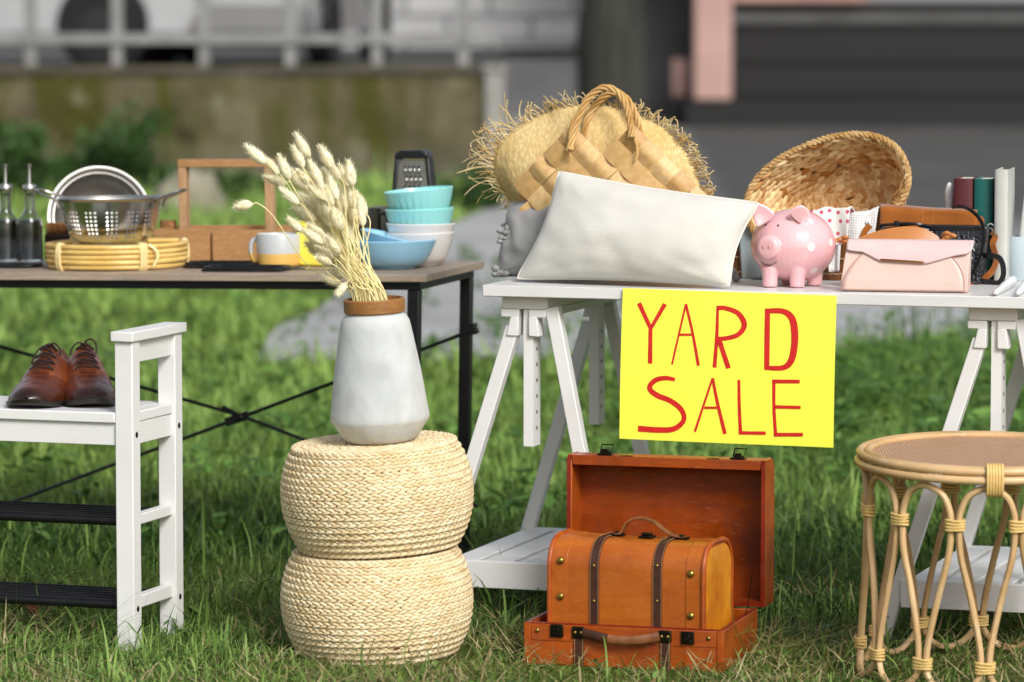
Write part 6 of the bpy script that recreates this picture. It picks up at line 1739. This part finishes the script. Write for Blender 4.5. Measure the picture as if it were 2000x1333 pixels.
# ================================================================== grass
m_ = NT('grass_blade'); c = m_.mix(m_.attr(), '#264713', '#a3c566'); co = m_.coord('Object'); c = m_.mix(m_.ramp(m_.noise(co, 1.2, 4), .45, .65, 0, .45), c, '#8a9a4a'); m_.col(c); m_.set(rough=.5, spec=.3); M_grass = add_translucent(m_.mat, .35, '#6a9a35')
M_dry = mat('dry_grass', '#a39265', '#857348', scale=30, rough=.85, tint=('#857548', '#d6c99c')); add_translucent(M_dry, .2, '#a39265')
def blade_mesh(name, x, y, L, w, az, lean, curl, tint, m_mat, lift=None):
    N = len(x); K = 4
    t_ = np.linspace(0, 1, K + 1)
    dirx, diry = np.cos(az), np.sin(az); sx, sy = -diry, dirx
    px = np.zeros((N, K + 1)); pz = np.zeros((N, K + 1)); ang = lean.copy(); hx = np.zeros(N); hz = np.zeros(N) + (0 if lift is None else lift)
    px[:, 0] = hx; pz[:, 0] = hz
    for k in range(1, K + 1):
        hx = hx + np.sin(ang) * L / K; hz = hz + np.cos(ang) * L / K; px[:, k] = hx; pz[:, k] = np.maximum(hz, .003); ang = ang + curl / K
    wid = w[:, None] * np.array([.8, 1, .85, .55, 0])[None, :] * .5
    V = np.zeros((N, 2 * K + 1, 3)); 
    for k in range(K):
        for s_, q in ((0, -1), (1, 1)):
            V[:, 2 * k + s_, 0] = x + dirx * px[:, k] + sx * wid[:, k] * q; V[:, 2 * k + s_, 1] = y + diry * px[:, k] + sy * wid[:, k] * q; V[:, 2 * k + s_, 2] = pz[:, k]
    V[:, 2 * K, 0] = x + dirx * px[:, K]; V[:, 2 * K, 1] = y + diry * px[:, K]; V[:, 2 * K, 2] = pz[:, K]
    nv = 2 * K + 1; base = (np.arange(N) * nv)[:, None]
    quads = np.concatenate([base + np.array([[2 * k, 2 * k + 1, 2 * k + 3, 2 * k + 2]]) for k in range(K - 1)], axis=1).reshape(N, K - 1, 4)
    tri = base + np.array([[2 * K - 2, 2 * K - 1, 2 * K]])
    loops = np.concatenate([quads.reshape(N, -1), tri], axis=1).ravel(); nf = N * K
    tot = np.tile(np.array([4] * (K - 1) + [3]), N); st = np.concatenate([[0], np.cumsum(tot)[:-1]])
    me = bpy.data.meshes.new(name); me.vertices.add(N * nv); me.vertices.foreach_set('co', V.astype(np.float32).ravel()); me.loops.add(len(loops)); me.loops.foreach_set('vertex_index', loops.astype(np.int32))
    me.polygons.add(nf); me.polygons.foreach_set('loop_start', st.astype(np.int32)); me.polygons.foreach_set('loop_total', tot.astype(np.int32)); me.update(calc_edges=True)
    at = me.attributes.new('tint', 'FLOAT', 'FACE'); at.data.foreach_set('value', np.repeat(tint, K).astype(np.float32)); me.materials.append(m_mat); me.validate()
    o = bpy.data.objects.new(name, me); COL.objects.link(o); return o
def vn(x, y, s, sd=0): return np.array([mnoise.noise(Vector((a * s, b_ * s, sd))) for a, b_ in zip(x, y)])
rg = np.random.default_rng(5)
def footprint(x, y):
    k = ((x - PF.O.x) ** 2 + (y - PF.O.y + .03) ** 2) > .182 ** 2
    d = np.stack([x - S.O.x, y - S.O.y]); lx = d[0] * S.ex.x + d[1] * S.ex.y; ly = d[0] * S.ey.x + d[1] * S.ey.y
    k &= ~((lx > -.004) & (lx < WS + .004) & (ly > -.004) & (ly < DS + .10))
    return k
pth = [(p.x, p.y) for p in poly]
def in_path(x, y):
    c_ = np.zeros(len(x), bool); n = len(pth)
    for i in range(n):
        (x1, y1), (x2, y2) = pth[i], pth[(i + 1) % n]
        cond = ((y1 > y) != (y2 > y)) & (x < (x2 - x1) * (y - y1) / (y2 - y1 + 1e-12) + x1); c_ ^= cond
    return c_
def field(N, y0, y1, xm, Lm, wm, sd, dens_noise=1.0, hi_lean=.9):
    y = rg.uniform(y0, y1, N); d = (y + 8) / 8; x = rg.uniform(-1, 1, N) * xm * d
    n1 = vn(x, y, .9, sd); n2 = vn(x, y, 3.5, sd + 3)
    keep = rg.uniform(0, 1, N) < np.clip(.75 + dens_noise * (n1 * .8 + n2 * .5), .08, 1); keep &= footprint(x, y); keep &= ~in_path(x, y + rg.normal(0, .15, N))
    x, y, n1, n2 = x[keep], y[keep], n1[keep], n2[keep]; n = len(x)
    L = Lm * np.exp(rg.normal(0, .38, n)) * (1 + .5 * n1 + .3 * n2) * (.62 + .38 * np.clip((y + .35) / .5, 0, 1)); w = wm * np.exp(rg.normal(0, .3, n))
    lean = np.abs(rg.normal(.45, .42, n)); curl = rg.normal(hi_lean, .8, n); az = rg.uniform(0, 2 * PI, n)
    tint = np.clip(rg.normal(.46, .24, n) + n1 * .4 + .40 * np.clip((y - 1.8) / 5, 0, 1) - .42 * np.exp(-((y - 1.1) / .9) ** 2), 0, 1)  # last term paints the shade under the tables into the blade colour
    return x, y, L, w, az, lean, curl, tint
parts_ = []
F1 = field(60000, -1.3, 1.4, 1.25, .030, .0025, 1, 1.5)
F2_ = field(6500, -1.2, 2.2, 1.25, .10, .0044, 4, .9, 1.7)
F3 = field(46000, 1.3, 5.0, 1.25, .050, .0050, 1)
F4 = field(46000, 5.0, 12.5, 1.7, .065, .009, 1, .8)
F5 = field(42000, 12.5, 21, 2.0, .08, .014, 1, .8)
def tuft(N, cx, cy, sx, sy, Lm):
    x = rg.normal(cx, sx, N); y = rg.normal(cy, sy, N); k = footprint(x, y); x, y = x[k], y[k]; n = len(x)
    return x, y, Lm * np.exp(rg.normal(0, .4, n)), .0034 * np.exp(rg.normal(0, .3, n)), np.abs(rg.normal(.3, .35, n)), rg.normal(1.0, .8, n), rg.uniform(0, 2 * PI, n), np.clip(rg.normal(.45, .25, n), 0, 1)
def gx(px, py): return on_z(px, py)
TU = []
for px, py, sx, sy, N, L_ in ((1470, 1290, .05, .05, 170, .09), (1540, 1250, .05, .08, 200, .10), (1030, 1200, .06, .10, 130, .07), (120, 1290, .10, .06, 260, .085), (320, 1285, .04, .03, 90, .06), (420, 1180, .06, .1, 120, .08), (950, 1240, .04, .05, 90, .06), (1250, 1318, .15, .02, 120, .05), (1620, 1300, .08, .05, 160, .08), (30, 1180, .1, .1, 120, .10), (1010, 1310, .05, .02, 50, .05)):
    p = gx(px, py); TU.append(tuft(N, p.x, p.y, sx, sy, L_))
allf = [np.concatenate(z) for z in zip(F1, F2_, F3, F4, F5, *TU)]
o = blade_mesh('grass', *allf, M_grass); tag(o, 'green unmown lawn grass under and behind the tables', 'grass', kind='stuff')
# thatch of dry straw near the front
N = 19000; y = rg.uniform(-1.3, .6, N); x = rg.uniform(-1.2, 1.2, N); n1 = vn(x, y, 2.2, 8)
k = (rg.uniform(0, 1, N) < np.clip(.5 + n1 * 1.3 - np.maximum(0, y + .15) * .55, .03, 1)) & footprint(x, y); x, y = x[k], y[k]; n = len(x)
o = blade_mesh('dry_grass', x, y, .05 * np.exp(rg.normal(0, .4, n)), .0021 * np.exp(rg.normal(0, .3, n)), rg.uniform(0, 2 * PI, n), rg.normal(1.25, .25, n), rg.normal(.2, .5, n), np.clip(rg.normal(.5, .25, n), 0, 1), M_dry, lift=rg.uniform(.002, .034, n)); tag(o, 'dry straw coloured cut grass lying along the front of the lawn', 'dry grass', kind='stuff')
# broad leaved weeds and clover
m_ = NT('weed_leaf'); m_.col(m_.mix(m_.attr(), '#2f5220', '#7fa850')); m_.set(rough=.5, spec=.35); M_weed = add_translucent(m_.mat, .3, '#5a8a3a')
def leafpatch(name, spots, lab, cat):
    m = MB(); random.seed(14)
    for (x, y, h, L_, n) in spots:
        for _ in range(n):
            a = random.uniform(0, 2 * PI); el = random.uniform(.1, 1.1); z0 = h * random.uniform(.25, 1); ox_, oy_ = random.gauss(0, h * .22), random.gauss(0, h * .22)
            p = Vector((x + ox_, y + oy_, z0)); d = Vector((math.cos(a) * math.cos(el), math.sin(a) * math.cos(el), math.sin(el) - .3)); sd2 = Vector((-math.sin(a), math.cos(a), random.uniform(-.3, .3))); l = L_ * random.uniform(.6, 1.3); w = l * random.uniform(.22, .42)
            m.tint = min(1, max(0, random.gauss(.45, .25))); b = len(m.v); up = Vector((0, 0, -.12 * l))
            m.v += [tuple(p), tuple(p + d * l * .35 + sd2 * w * .5 + up * .3), tuple(p + d * l * .8 + sd2 * w * .3 + up), tuple(p + d * l + up * 1.8), tuple(p + d * l * .8 - sd2 * w * .3 + up), tuple(p + d * l * .35 - sd2 * w * .5 + up * .3)]
            m.addf((b, b + 1, b + 2, b + 3)); m.addf((b, b + 3, b + 4, b + 5))
            if random.random() < .5: m.tint = .35; m.tube([(x + ox_ * .3, y + oy_ * .3, 0), tuple(p)], .0022, 4)
    o = m.build(name, M_weed, ang=None); tag(o, lab, cat, kind='stuff'); return o
sp_ = []; random.seed(77)
for _ in range(330):
    y = random.uniform(2.4, 6.4); px = random.uniform(1180, 2150); p = at_y(px, 700, y)
    if px < 1600 and random.random() < .5: continue
    sp_.append((p.x, y, random.uniform(.06, .20) * (1 if px > 1600 else .6), random.uniform(.035, .075), random.randint(9, 20)))
p = at_y(1790, 640, 6.2); sp_ += [(p.x, 6.2, .42, .10, 26), (p.x + .25, 6.8, .30, .08, 16)]
p = at_y(1840, 800, 3.6); sp_ += [(p.x, 3.6, .12, .17, 12), (p.x + .15, 3.4, .10, .16, 9), (p.x - .22, 3.7, .11, .15, 9)]
for _ in range(420):
    y = random.uniform(1.2, 12); px = random.uniform(-100, 1250); p = at_y(px, 700, y); sp_.append((p.x, y, random.uniform(.05, .10), random.uniform(.05, .09), random.randint(4, 9)))
leafpatch('weeds', sp_, 'broad leaved weeds growing through the lawn at the path edge', 'weeds')
cl = [(random.uniform(-1.1, 1.1), random.uniform(-.9, .7), random.uniform(.015, .045), .026, random.randint(2, 6)) for _ in range(300)]
cl = [c for c in cl if footprint(np.array([c[0]]), np.array([c[1]]))[0]]
leafpatch('clover', cl, 'small round green clover leaves among the front grass', 'clover')
# dead leaves
M_dead = mat('dead_leaf', '#6f3a22', '#4a2415', scale=60, rough=.8)
for px, py, lab in ((768, 1297, 'curled brown dead leaf against the foot of the lower pouf'), (60, 1222, 'red brown dead leaf under the bench shelf')):
    p = on_z(px, py); o = MB().grid(lambda u, v: Vector(((u - .5) * .05, (v - .5) * .034 * math.sin(PI * min(.98, max(.02, u))), .018 + .012 * math.sin(u * 7) + .016 * abs(v - .5) * 2)), 12, 6).build('dead_leaf', M_dead, ang=None, solid=.0006); place(o, Fr(p + Vector((0, -.01, .012)), 20)); tag(o, lab, 'leaf')
# ================================================================== camera, sky, sun
cd = bpy.data.cameras.new('camera'); co_ = bpy.data.objects.new('camera', cd); COL.objects.link(co_)
co_.location = CAM; co_.rotation_euler = (PI / 2 - PITCH, 0, 0)
cd.sensor_width = 36; cd.lens = FPX / 2000 * 36; cd.clip_start = .1; cd.clip_end = 3000
cd.dof.use_dof = True; cd.dof.focus_distance = 7.95; cd.dof.aperture_fstop = DOF_F
SC.camera = co_
W = bpy.data.worlds.new('World'); SC.world = W; W.use_nodes = True
nt = W.node_tree; bg = nt.nodes['Background']; sky = nt.nodes.new('ShaderNodeTexSky'); sky.sky_type = 'NISHITA'; sky.sun_disc = False
SUN_EL, SUN_AZ = 37, 154        # azimuth measured clockwise from +Y (north): behind the camera, to the right
sky.sun_elevation = R(SUN_EL); sky.sun_rotation = R(SUN_AZ); sky.air_density = 1; sky.dust_density = 3; sky.ozone_density = .6
hs = nt.nodes.new('ShaderNodeHueSaturation'); hs.inputs['Saturation'].default_value = .45; nt.links.new(sky.outputs[0], hs.inputs['Color']); nt.links.new(hs.outputs[0], bg.inputs[0]); bg.inputs[1].default_value = SKY_S
sd = bpy.data.lights.new('sun', 'SUN'); sd.energy = SUN_S; sd.angle = R(SUN_A); sd.color = (1, .99, .975)
so = bpy.data.objects.new('sun', sd); COL.objects.link(so)
dirv = Vector((math.sin(R(SUN_AZ)) * math.cos(R(SUN_EL)), math.cos(R(SUN_AZ)) * math.cos(R(SUN_EL)), math.sin(R(SUN_EL))))
so.rotation_euler = dirv.to_track_quat('Z', 'Y').to_euler()
SC.view_settings.view_transform = 'Standard'; SC.view_settings.look = 'None'; SC.view_settings.exposure = 0; SC.view_settings.gamma = 1
SC.render.engine = 'CYCLES'
SC.cycles.use_denoising = True
SC.cycles.max_bounces = 8; SC.cycles.transparent_max_bounces = 16; SC.cycles.caustics_reflective = False; SC.cycles.caustics_refractive = False
